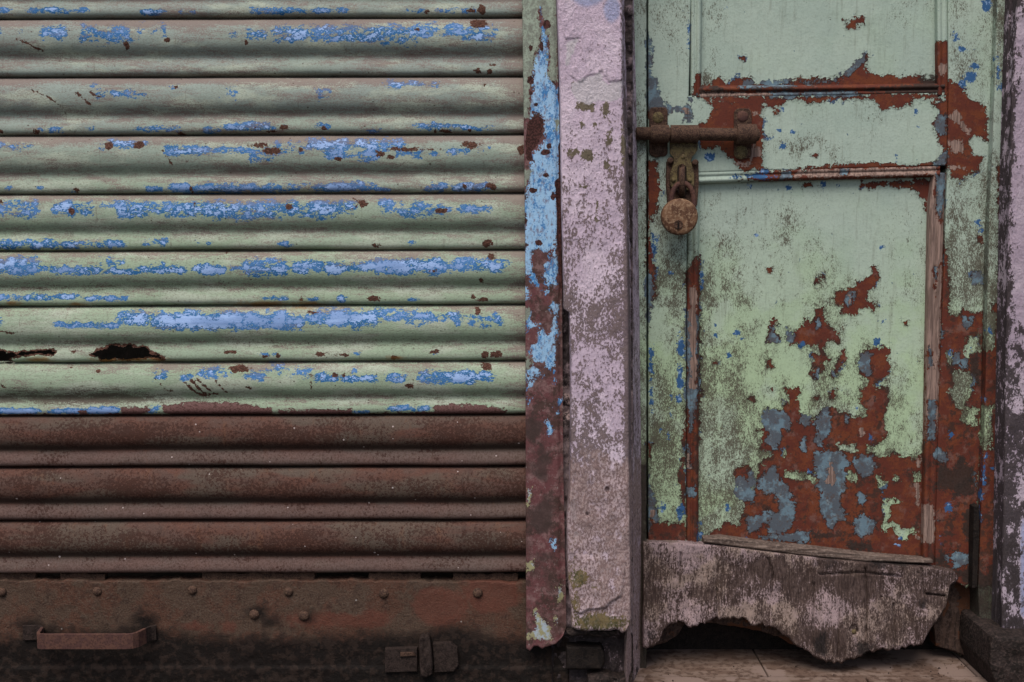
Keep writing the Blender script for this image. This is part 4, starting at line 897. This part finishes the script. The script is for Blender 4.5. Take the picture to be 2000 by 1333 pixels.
def door_fields(px, py, chip=None, wood=None, grey=None, grime_shade=0.0, char=None):
    m = union(px, py, CHIP)
    m = np.minimum(m, -union(px, py, ISLE))
    g = union(px, py, GREY); wd = union(px, py, WOOD); ch = union(px, py, CHAR)
    tone = np.clip(sst(py, 330, 760) + (fbm(px, py, 130, seed=3) - .5) * .7, 0, 1)
    k = np.interp(py, [-300, 200, 380, 470, 560, 700, 1000], [-.16, -.14, -.06, .08, .22, .32, .52]) + (fbm(px, py, 70, 110, seed=8) - .5) * 1.0 - .15 * np.exp(-((px - 1700) / 90) ** 2) * (1 - sst(py, 600, 760))  # grime; its rise downwards also paints the weaker light near the ground
    k = k + .22 * np.exp(-((px - 1430) / 60) ** 2) * sst(py, 480, 800)
    k += ells(px, py, [(1420, 900, 70, 140), (1300, 940, 50, 90)], -100) * .0022 * (py > 600)
    k += .30 * sst(px, 1840, 1860) * (py < 1300) + .35 * sst(px, 1915, 1925) * sst(py, 380, 480) + .12 * (1 - sst(px, 1340, 1350))
    k += np.exp(-((px - 1800) / 10.0) ** 2) * .5 * np.exp(-((py - 130) / 30.0) ** 2) + .5 * np.exp(-(((px - 1560) / 40) ** 2 + ((py - 285) / 22) ** 2)) + .5 * np.exp(-(((px - 1375) / 14) ** 2 + ((py - 150) / 16) ** 2))
    k -= .4 * sst(lines(px, py, SCRATCH), -1, 1)
    if char is not None: ch = np.maximum(ch, char(px, py))
    if wood is not None and grey is not None: wood_ = wood(px, py); wood = lambda a, b: np.minimum(wood_, -grey(px, py))
    return {'chip': m if chip is None else np.maximum(m, chip(px, py)), 'grey': g if grey is None else np.maximum(g, grey(px, py)), 'wood': wd if wood is None else np.maximum(wd, wood(px, py)), 'char': ch, 'tone': tone, 'grime_shade': np.minimum(k + .13 + .22 * np.exp(-np.abs(m) / 9.0) * (m > -29) * sst(py, 330, 620), .62) + grime_shade, 'blue': ells(px, py, FLECK)}
YD = .062
door = empty('door', P(1590, 1290, YD), 'narrow panelled wooden door, flaking pale green paint over red-brown primer, rotted at its foot', 'door')
ddisp = lambda px, py: (fbm(px, py, 120, 160, seed=71) - .5) * .0022 + (fbm(px, py, 14, 18, seed=72) - .5) * .0005
RS = [(-330, 1950), (0, 1941), (300, 1931), (420, 1925), (860, 1915), (1000, 1909), (1145, 1903)]
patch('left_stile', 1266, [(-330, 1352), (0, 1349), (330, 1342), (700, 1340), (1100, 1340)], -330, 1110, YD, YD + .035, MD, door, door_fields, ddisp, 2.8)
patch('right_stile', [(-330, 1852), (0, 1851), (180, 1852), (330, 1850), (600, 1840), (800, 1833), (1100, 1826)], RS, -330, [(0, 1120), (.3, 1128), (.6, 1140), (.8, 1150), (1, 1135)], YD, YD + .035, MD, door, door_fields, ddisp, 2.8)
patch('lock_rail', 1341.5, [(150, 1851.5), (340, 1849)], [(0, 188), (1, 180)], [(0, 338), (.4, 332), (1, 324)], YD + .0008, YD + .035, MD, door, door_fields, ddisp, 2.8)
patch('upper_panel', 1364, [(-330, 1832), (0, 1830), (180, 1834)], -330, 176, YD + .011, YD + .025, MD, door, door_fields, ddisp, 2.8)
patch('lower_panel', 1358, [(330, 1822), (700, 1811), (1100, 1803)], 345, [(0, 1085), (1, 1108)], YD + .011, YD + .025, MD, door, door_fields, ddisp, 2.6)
def ogee(axis):
    def f(U, V):
        q = U if axis == 'u' else V
        return np.interp(q, [0, .08, .2, .32, .42, .5, .62, .78, .9, 1], [-.0025, -.0005, .001, .0006, -.0015, .0, .0022, .0028, .001, -.004])
    return f
full = lambda v: (lambda px, py: np.full(px.shape, float(v)))
def bars(L, v=8):
    return lambda px, py: union(px, py, L)
# mouldings around the panels
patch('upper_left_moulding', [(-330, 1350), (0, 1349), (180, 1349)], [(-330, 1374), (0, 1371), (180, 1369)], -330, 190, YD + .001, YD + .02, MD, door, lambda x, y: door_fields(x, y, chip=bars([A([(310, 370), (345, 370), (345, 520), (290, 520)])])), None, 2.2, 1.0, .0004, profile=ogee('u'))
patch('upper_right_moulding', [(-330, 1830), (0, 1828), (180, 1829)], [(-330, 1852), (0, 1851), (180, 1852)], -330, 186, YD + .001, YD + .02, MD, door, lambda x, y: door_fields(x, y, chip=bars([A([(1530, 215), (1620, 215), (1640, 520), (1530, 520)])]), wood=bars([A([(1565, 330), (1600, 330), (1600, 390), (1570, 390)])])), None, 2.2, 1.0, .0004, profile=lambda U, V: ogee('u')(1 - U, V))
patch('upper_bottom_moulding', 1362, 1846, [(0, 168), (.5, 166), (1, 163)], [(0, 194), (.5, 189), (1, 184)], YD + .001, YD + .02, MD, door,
      lambda x, y: door_fields(x, y, chip=full(12), wood=bars([[(1362, 176), (1500, 181), (1560, 184), (1500, 192), (1362, 194)]]), grey=bars([[(1500, 180), (1680, 178), (1690, 188), (1510, 190)], [(1440, 166), (1560, 165), (1560, 170), (1440, 172)]]), grime_shade=.35, char=bars([[(1362, 175), (1846, 170), (1846, 176), (1362, 181)], [(1710, 168), (1850, 160), (1850, 190), (1740, 186)], [(1362, 166), (1400, 166), (1400, 174), (1362, 176)]])), None, 2.2, 1.0, .0004, profile=lambda U, V: ogee('v')(U, 1 - V))
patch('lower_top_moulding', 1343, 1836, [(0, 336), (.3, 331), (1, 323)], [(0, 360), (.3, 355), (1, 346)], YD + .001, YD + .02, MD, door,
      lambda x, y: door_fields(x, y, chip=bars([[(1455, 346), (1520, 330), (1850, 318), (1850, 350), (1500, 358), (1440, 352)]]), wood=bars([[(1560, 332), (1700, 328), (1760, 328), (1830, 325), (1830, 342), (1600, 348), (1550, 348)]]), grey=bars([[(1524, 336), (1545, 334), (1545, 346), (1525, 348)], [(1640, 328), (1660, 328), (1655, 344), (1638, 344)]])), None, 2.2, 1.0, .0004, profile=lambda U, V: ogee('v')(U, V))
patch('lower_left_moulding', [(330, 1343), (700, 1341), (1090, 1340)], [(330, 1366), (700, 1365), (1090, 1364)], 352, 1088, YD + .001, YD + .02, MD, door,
      lambda x, y: door_fields(x, y, chip=bars([[(1336, 535), (1362, 500), (1372, 500), (1372, 1100), (1336, 1100)]]), wood=bars([[(1346, 560), (1360, 560), (1362, 760), (1348, 760)], [(1341, 885), (1347, 885), (1348, 915), (1343, 912)]]), grime_shade=.1), None, 2.2, 1.0, .0004, profile=ogee('u'))
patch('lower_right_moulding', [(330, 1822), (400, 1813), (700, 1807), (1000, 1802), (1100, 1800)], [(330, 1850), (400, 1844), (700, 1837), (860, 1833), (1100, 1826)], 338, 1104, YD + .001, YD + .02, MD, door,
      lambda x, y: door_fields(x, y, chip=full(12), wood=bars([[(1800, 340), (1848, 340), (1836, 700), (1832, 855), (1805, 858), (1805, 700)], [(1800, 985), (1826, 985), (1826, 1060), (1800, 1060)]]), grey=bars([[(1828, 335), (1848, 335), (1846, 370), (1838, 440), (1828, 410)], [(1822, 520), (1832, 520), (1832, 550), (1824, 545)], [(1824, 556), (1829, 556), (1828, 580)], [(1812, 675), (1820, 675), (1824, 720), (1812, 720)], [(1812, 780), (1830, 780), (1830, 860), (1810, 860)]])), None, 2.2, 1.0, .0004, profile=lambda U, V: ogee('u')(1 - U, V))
# rotted foot of the door
def board_fields(px, py):
    lime = .50 - .14 * sst(px, 1580, 1640) + (fbm(px, py, 60, 40, seed=5) - .5) * 1.5
    lime += .25 * np.exp(-(((px - 1440) / 120) ** 2 + ((py - 1195) / 26) ** 2)) + .3 * np.exp(-(((px - 1650) / 60) ** 2 + ((py - 1185) / 28) ** 2)) + .25 * np.exp(-(((px - 1350) / 40) ** 2 + ((py - 1085) / 18) ** 2))
    k = -.18 + (fbm(px, py, 45, 36, seed=6) - .5) * 1.9 + .2 * sst(px, 1590, 1610)
    k += ells(px, py, [(1620, 1105, 40, 16), (1620, 1140, 26, 12), (1600, 1260, 28, 34), (1740, 1100, 60, 10), (1800, 1180, 26, 20), (1275, 1250, 26, 30), (1690, 1275, 20, 14), (1840, 1130, 30, 16), (1480, 1130, 40, 12)], -20) * .05
    return {'lime': np.clip(lime, -.5, .9), 'mould': np.clip(k, -.5, 1)}
bt = [(1256, 1059), (1330, 1060), (1400, 1066), (1500, 1078), (1600, 1090), (1700, 1099), (1800, 1106), (1840, 1111), (1864, 1116), (1872, 1130)]
bb = [(1256, 1265), (1270, 1263), (1285, 1256), (1297, 1228), (1320, 1217), (1345, 1219), (1362, 1221), (1375, 1216), (1395, 1207), (1420, 1206), (1450, 1208), (1468, 1218), (1490, 1221), (1515, 1228), (1540, 1245), (1550, 1255), (1575, 1268), (1590, 1283), (1610, 1292), (1640, 1291), (1660, 1289), (1679, 1284), (1700, 1275), (1720, 1272), (1750, 1269), (1787, 1263), (1804, 1253), (1813, 1233), (1837, 1200), (1848, 1183), (1855, 1145), (1866, 1138), (1872, 1131)]
xs_ = np.unique(np.concatenate([np.linspace(1256, 1872, 200), [1853, 1856, 1864, 1868]]))
rg = ((fbm(xs_, xs_ * 0, 14, seed=2, octv=5, rough=.75) - .5) * 20 + np.abs(((xs_ / 17.0) % 1) - .5) * 4 * fbm(xs_, xs_ * 0, 30, seed=4)) * sst(xs_, 1256, 1270) * (1 - sst(xs_, 1845, 1868))
toU = lambda x: (x - 1256) / (1872 - 1256)
patch('foot_board', 1256, 1872, [(toU(x), y) for x, y in bt], [(toU(x), y) for x, y in zip(xs_, np.interp(xs_, [p[0] for p in bb], [p[1] for p in bb]) + rg)], lambda px, py: .046 - .012 * sst(py, 1100, 1290), .066, MBD, door, board_fields,
      lambda px, py: (fbm(px, py, 40, 70, seed=21) - .5) * .006 + (fbm(px, py, 6, 22, seed=23) - .5) * .0016 + .0035 * sst(poly_sd(px, py, [(1586, 1092), (1900, 1100), (1900, 1300), (1586, 1300)]), -1, 1) - .006 * sst(lines(px, py, [(.8, [(1500, 1090), (1510, 1120), (1506, 1165)]), (1.0, [(1690, 1110), (1694, 1180), (1690, 1262)]), (.9, [(1745, 1180), (1748, 1268)]), (.8, [(1640, 1190), (1636, 1285)]), (.8, [(1590, 1140), (1588, 1262)]), (.8, [(1400, 1150), (1404, 1205)]), (.8, [(1330, 1080), (1328, 1140)]), (.9, [(1600, 1122), (1680, 1118), (1760, 1126)]), (.9, [(1800, 1110), (1806, 1160), (1850, 1165)])]), -1.5, .5) + (fbm(px, py, 18, 26, seed=29, octv=4, rough=.7) - .5) * .005 - .004 * sst(ells(px, py, [(1668, 1230, 9, 11), (1723, 1130, 3, 3), (1722, 1166, 3, 3), (1793, 1119, 3, 3)]), 0, 2), 2.2, 4.0, .004, 'grey weathered board with ragged rotten lower edge')
nv_, nf_ = lathe([(.0035, 0), (.0033, .0012), (.002, .002), (.0004, .0022)], 12)
c = P(1668, 1234, .036); make('nail', nv_ + c, nf_, M_BRASS, door, origin=c)
rb = [(1258, 1268), (1300, 1256), (1325, 1240), (1334, 1222), (1345, 1212), (1400, 1219), (1450, 1226), (1490, 1234), (1520, 1244), (1545, 1258), (1600, 1268), (1750, 1250), (1800, 1230), (1850, 1150)]
patch('rotten_backing', 1258, 1850, [(0, 1085), (1, 1125)], [((x - 1258) / 592, y + (fbm(np.array([x * 1.0]), np.array([0.0]), 8, seed=4)[0] - .5) * 4) for x, y in [(q, np.interp(q, [p[0] for p in rb], [p[1] for p in rb])) for q in np.linspace(1258, 1850, 110)]], .070, .092, M_ROT, door, None, lambda px, py: (fbm(px, py, 14, seed=2) - .5) * .005, 3, 3, .003)
patch('splintered_strip', 1374, 1822, [(0, 1052), (.08, 1050), (.3, 1063), (.5, 1072), (.72, 1084), (1, 1094)], [(0, 1060), (.08, 1064), (.3, 1077), (.5, 1088), (.72, 1097), (1, 1101)], .050, .068, M_GREYW, door, None, lambda px, py: (fbm(px, py, 60, 5, seed=2) - .5) * .004, 2.2, 2.5, .002)
patch('rotten_stile_foot', [(1100, 1790), (1200, 1820), (1290, 1830)], [(1100, 1905), (1200, 1898), (1290, 1890)], [(0, 1095), (1, 1110)], [(0, 1262), (.5, 1272), (1, 1284)], .084, .11, M_ROT, door, None, lambda px, py: (fbm(px, py, 20, 40, seed=12) - .5) * .008, 3.5, 3, .003)

# ------------------------------------------------------------------ door frame
fr_ = empty('doorway', P(1940, 1290, .06), 'green and red-brown painted wooden frame standing either side of the door', 'doorway')
patch('left_jamb', [(-330, 1228), (0, 1236), (1333, 1246), (1400, 1246)], 1262.5, -330, 1345, .056, .12, MD, fr_, lambda x, y: door_fields(x, y, grime_shade=.15 + .9 * sst(y, 850, 1100)), ddisp, 2.4, 2.0, .0015)
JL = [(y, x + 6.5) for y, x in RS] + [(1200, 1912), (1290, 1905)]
patch('right_jamb', JL, [(-330, 1985), (0, 1973), (180, 1968), (400, 1963), (700, 1958), (1000, 1953), (1300, 1944)], -330, [(0, 1296), (.5, 1306), (1, 1288)], .05, .12, MD, fr_, lambda x, y: door_fields(x, y, grime_shade=.05), ddisp, 2.4, 2.5, .002)
# old hinge-side slot, its darkness put in as a black plate
V, F = plate([(1902, 990), (1912, 988), (1913, 1040), (1908, 1148), (1899, 1150), (1900, 1060)], .046, .062); make('black_slot_plate', V, F, M_SOOT, fr_, None, False)

# ------------------------------------------------------------------ slide bolt (part of the door) and padlock
bolt = empty('slide_bolt', P(1360, 260, YD) - np.array(wloc(door)), None); bolt.parent = door
yb_ = YD - .016
def add_part(name, VF, mat, parent=bolt, smooth=True, origin=None):
    o = make(name, VF[0], VF[1], mat, parent, None, smooth, None, origin)
    if smooth:
        m = o.modifiers.new('split', 'EDGE_SPLIT'); m.split_angle = math.radians(40)
    return o
pts = [P(x, 261 + (x - 1243) * .012, yb_) for x in (1242, 1245, 1300, 1380, 1440, 1476, 1482, 1485)]
add_part('bolt_bar', tube(pts, [.0075, .0088, .0088, .0088, .0088, .0092, .008, .003], 16), M_IRON)
def sleeve(x0, x1, y, r, mat, nm):
    """half-round strap over the bar: a thick shell"""
    V = []; F = []
    n = 14
    a0 = P(x0, y, yb_); a1 = P(x1, y, yb_)
    for X in (a0[0], a1[0]):
        for rr_ in (r, r - .0022):
            for i in range(n + 1):
                t = math.pi * (i / n)
                V.append((X, yb_ - rr_ * math.sin(t) , a0[2] + rr_ * math.cos(t)))
    m = n + 1
    for i in range(n):
        F.append([i, i + 1, 2 * m + i + 1, 2 * m + i]); F.append([m + i, 3 * m + i, 3 * m + i + 1, m + i + 1])
        F.append([i, m + i, m + i + 1, i + 1]); F.append([2 * m + i, 2 * m + i + 1, 3 * m + i + 1, 3 * m + i])
    for i in (0, n):
        F.append([i, 2 * m + i, 3 * m + i, m + i])
    return add_part(nm, (np.array(V), F), mat)
sleeve(1270, 1306, 262, .0122, M_IRON, 'bolt_sleeve')
sleeve(1309, 1363, 262, .0122, M_IRON, 'hasp_sleeve')
sleeve(1438, 1476, 262, .0135, M_IRON, 'bolt_keeper')
def rrect(x0, y0, x1, y1, r, n=5):
    o = []
    for cx, cy, a0 in ((x1 - r, y0 + r, -90), (x1 - r, y1 - r, 0), (x0 + r, y1 - r, 90), (x0 + r, y0 + r, 180)):
        for i in range(n + 1):
            a = math.radians(a0 + 90 * i / n); o.append((cx + r * math.cos(a), cy + r * math.sin(a)))
    return o
add_part('bolt_plate', plate(rrect(1268, 210, 1304, 306, 9), YD - .0035, YD + .002), M_IRON)
add_part('keeper_plate', plate(rrect(1434, 212, 1468, 310, 10), YD - .0035, YD + .002), M_IRON)
def screw(x, y, Y, r, mat):
    v, f = lathe([(r, 0), (r, .0008), (r * .85, .0018), (r * .45, .0024), (r * .05, .0026)], 16)
    c = P(x, y, Y)
    return add_part('screw', (v + c, f), mat, bolt, True, c)
for x, y, Y, r, m in [(1285, 230, YD - .003, .0078, M_BRASS), (1284, 297, YD - .003, .008, M_IRON), (1450, 228, YD - .003, .0078, M_IRONB), (1447, 298, YD - .003, .0098, M_BRASS),
                      (1334, 307, yb_ - .0115, .0032, M_BRASS), (1358, 318, YD - .010, .0045, M_IRON), (1309, 314, YD - .010, .0045, M_IRON), (1315, 352, YD - .0125, .0032, M_BRASS), (1347, 352, YD - .0125, .0032, M_BRASS)]:
    screw(x, y, Y, r, m)
# hasp: dull brass tongue over a dark iron back plate
add_part('hasp_plate', plate([(1302, 316), (1364, 316), (1365, 360), (1362, 400), (1350, 412), (1312, 412), (1304, 400), (1301, 360)], YD - .006, YD), M_IRON)
add_part('hasp_tongue', plate([(1308, 270), (1363, 270), (1363, 292), (1358, 300), (1352, 306), (1350, 316), (1352, 326), (1356, 338), (1356, 362), (1350, 372), (1316, 372), (1309, 362), (1309, 338), (1314, 326), (1316, 316), (1314, 306), (1309, 300)], YD - .0125, YD - .007), M_BRASS)
add_part('hasp_slot', plate(rrect(1323, 322, 1341, 380, 8), YD - .0132, YD - .0105, .0003), M_SOOT)
st_ = [P(1332, y, YD - d) for y, d in ((326, .004), (327, .018), (332, .027), (342, .031), (356, .031), (368, .029), (376, .022), (379, .012), (379, .004))]
add_part('staple', tube(st_, .0046, 10), M_IRON)

lk = empty('padlock', P(1326, 462, .03), 'round rusty brown padlock hanging from the hasp of the door', 'padlock')
YL = .030
lc = P(1326.5, 424, YL)
R = .0252
lv_, lf_ = lathe([(R * .86, -.0085), (R * .97, -.0072), (R, -.005), (R, .005), (R * .985, .0068), (R * .93, .0082), (R * .82, .0090), (R * .5, .0094), (R * .02, .0095)], 48)
add_part('lock_body', (lv_ + lc, lf_), M_LOCK, lk, True, lc)
kc = P(1325, 439, YL - .0097)
kv_, kf_ = lathe([(.0062, -.001), (.0062, .0006), (.0054, .0010), (.0046, .0004), (.0002, .0003)], 20)
add_part('keyhole_plate', (kv_ + kc, kf_), M_IRON, lk, True, kc)
add_part('keyhole', plate([(1323, 436), (1325, 434), (1327, 436), (1326.5, 440), (1327, 447), (1323, 447), (1323.6, 440)], YL - .0112, YL - .0092, .0001), M_SOOT, lk, False)
sp_ = []
for i in range(17):
    a = math.pi * i / 16
    sp_.append(P(1333 - 22 * math.cos(a), 392 - 38 * math.sin(a) * .9, YL + .0 + .002))
sp_ = [P(1311, 404, YL + .002)] + sp_ + [P(1355, 404, YL + .002)]
add_part('shackle', tube(sp_, .0037, 10), M_IRONB, lk)

# ------------------------------------------------------------------ wall right of the door with its plinth
def wall_fields(px, py):
    z = np.zeros(px.shape)
    mo = np.interp(py, [-300, 0, 150, 350, 500, 600, 650, 700, 760, 840, 930, 990, 1060, 1300], [-.2, -.1, -.25, -.35, -.35, -.2, .0, .2, .3, .35, .15, .5, .9, 1.0])
    mo = mo + (fbm(px, py, 40, 60, seed=17) - .5) * .9
    le = np.interp(py, [-300, 0, 300, 600, 1000, 1300], [1990, 1985, 1975, 1966, 1958, 1956])
    mo += .55 * np.exp(-((px - le + 2) / 9.0) ** 2)
    crack = lines(px, py, [(1.2, [(1985, 60), (1978, 130), (1980, 190), (1974, 240), (1978, 300), (1970, 360)]), (1.1, [(1962, 650), (1972, 730), (1990, 745), (2010, 738)]), (1.2, [(1955, 700), (1962, 850), (1960, 990)])])
    mo += np.clip(crack * .5 + .5, 0, 1.2)
    pale = sst(px, 1988, 1998) * sst(py, 980, 1060) * (1 - sst(py, 1195, 1215))
    return {'worn': z - .05 + (fbm(px, py, 30, 50, seed=27) - .5) * .5 + .5 * sst(py, 1000, 1080), 'brown': z - 20, 'white': z - 20 , 'sand': z - 1, 'moss': z - 1, 'lilac': pale * .9, 'mould': np.clip(mo + .42 - 1.6 * pale, -.6, .85)}
wl = empty('wall', P(1990, 1333, .0), 'pale pink limewashed wall with black mould right of the door', 'wall')
patch('wall_face', [(-330, 1996), (0, 1984), (180, 1974), (400, 1968), (700, 1962), (1000, 1957), (1300, 1952), (1400, 1950)], 2330, -330, 1372, .012, .13, MWL, wl, wall_fields, lambda px, py: (fbm(px, py, 40, 70, seed=81) - .5) * .005 + (fbm(px, py, 9, 12, seed=83) - .5) * .0014, 3.0, 7.0, .010)
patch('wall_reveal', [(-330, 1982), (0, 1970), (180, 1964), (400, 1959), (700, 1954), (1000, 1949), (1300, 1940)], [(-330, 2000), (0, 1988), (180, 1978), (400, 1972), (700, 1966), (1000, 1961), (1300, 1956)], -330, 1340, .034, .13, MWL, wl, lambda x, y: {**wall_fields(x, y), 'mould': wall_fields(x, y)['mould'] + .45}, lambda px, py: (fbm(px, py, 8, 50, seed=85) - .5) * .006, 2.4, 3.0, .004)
pln = [(1236, 1937), (1260, 1932), (1300, 1930), (1333, 1940), (1400, 1960)]
patch('plinth_stone', pln, 2330, [(0, 1244), (.02, 1240), (.1, 1243), (.3, 1248), (1, 1252)], 1380, -.03, .10, M_STONE, wl, None, lambda px, py: (fbm(px, py, 30, seed=91) - .5) * .008 + (fbm(px, py, 7, seed=92) - .5) * .0015, 3.0, 7.0, .010)
# lump of mortar between floor and plinth
mt_ = []
u = np.linspace(0, 1, 26)
V = []; F = []
base = [PZ(x, y, 0.0) for x, y in ((1872, 1262), (1888, 1280), (1905, 1296), (1925, 1308), (1945, 1322), (1965, 1345))]
base = np.array([[np.interp(t, np.linspace(0, 1, 6), [b[i] for b in base]) for i in range(3)] for t in u])
for k, p in enumerate(base):
    wdt = .009 + .007 * float(fbm(np.array([k * 3.0]), np.array([0.0]), 6, seed=5)[0])
    for j in range(9):
        a = math.pi * j / 8
        rr_ = wdt * (.75 + .6 * float(fbm(np.array([k * 4.0]), np.array([j * 4.0]), 7, seed=9)[0]))
        V.append((p[0] + rr_ * 1.2 * -math.cos(a) * .8, p[1] + rr_ * math.cos(a) * -.5 + .004, -.001 + rr_ * .9 * math.sin(a)))
for k in range(len(base) - 1):
    for j in range(8):
        F.append([k * 9 + j, k * 9 + j + 1, k * 9 + 10 + j, k * 9 + 9 + j])
make('mortar_fillet', np.array(V), F, M_MORTAR, wl)

box('added_dark_bar', (.42, .150, .02), (.52, .04, .05), M_SOOT, fr_, .003)  # added black bar that makes the gap under the door read dark

# specks of grit of mortar lying on the threshold
rs = np.random.RandomState(12)
V = []; F = []
octa = np.array([(1, 0, 0), (-1, 0, 0), (0, 1, 0), (0, -1, 0), (0, 0, 1), (0, 0, -1)], float)
of = [(0, 2, 4), (2, 1, 4), (1, 3, 4), (3, 0, 4), (2, 0, 5), (1, 2, 5), (3, 1, 5), (0, 3, 5)]
for q in range(80):
    if q < 45: p = PZ(1270 + rs.rand() ** 1.5 * 650, 1333 - abs(rs.randn()) * 26, 0.0015)
    else: p = PZ(1890 - abs(rs.randn()) * 45 + 0, 1285 + rs.rand() * 45, 0.0015)
    r_ = .0004 + .0016 * rs.rand() ** 4
    n = len(V)
    V.extend([tuple(p + o_ * r_ * rs.uniform(.6, 1.3, 3)) for o_ in octa]); F.extend([[n + i for i in f] for f in of])
tag(make('grit', np.array(V), F, M_STONE, None, None, False), kind='stuff')
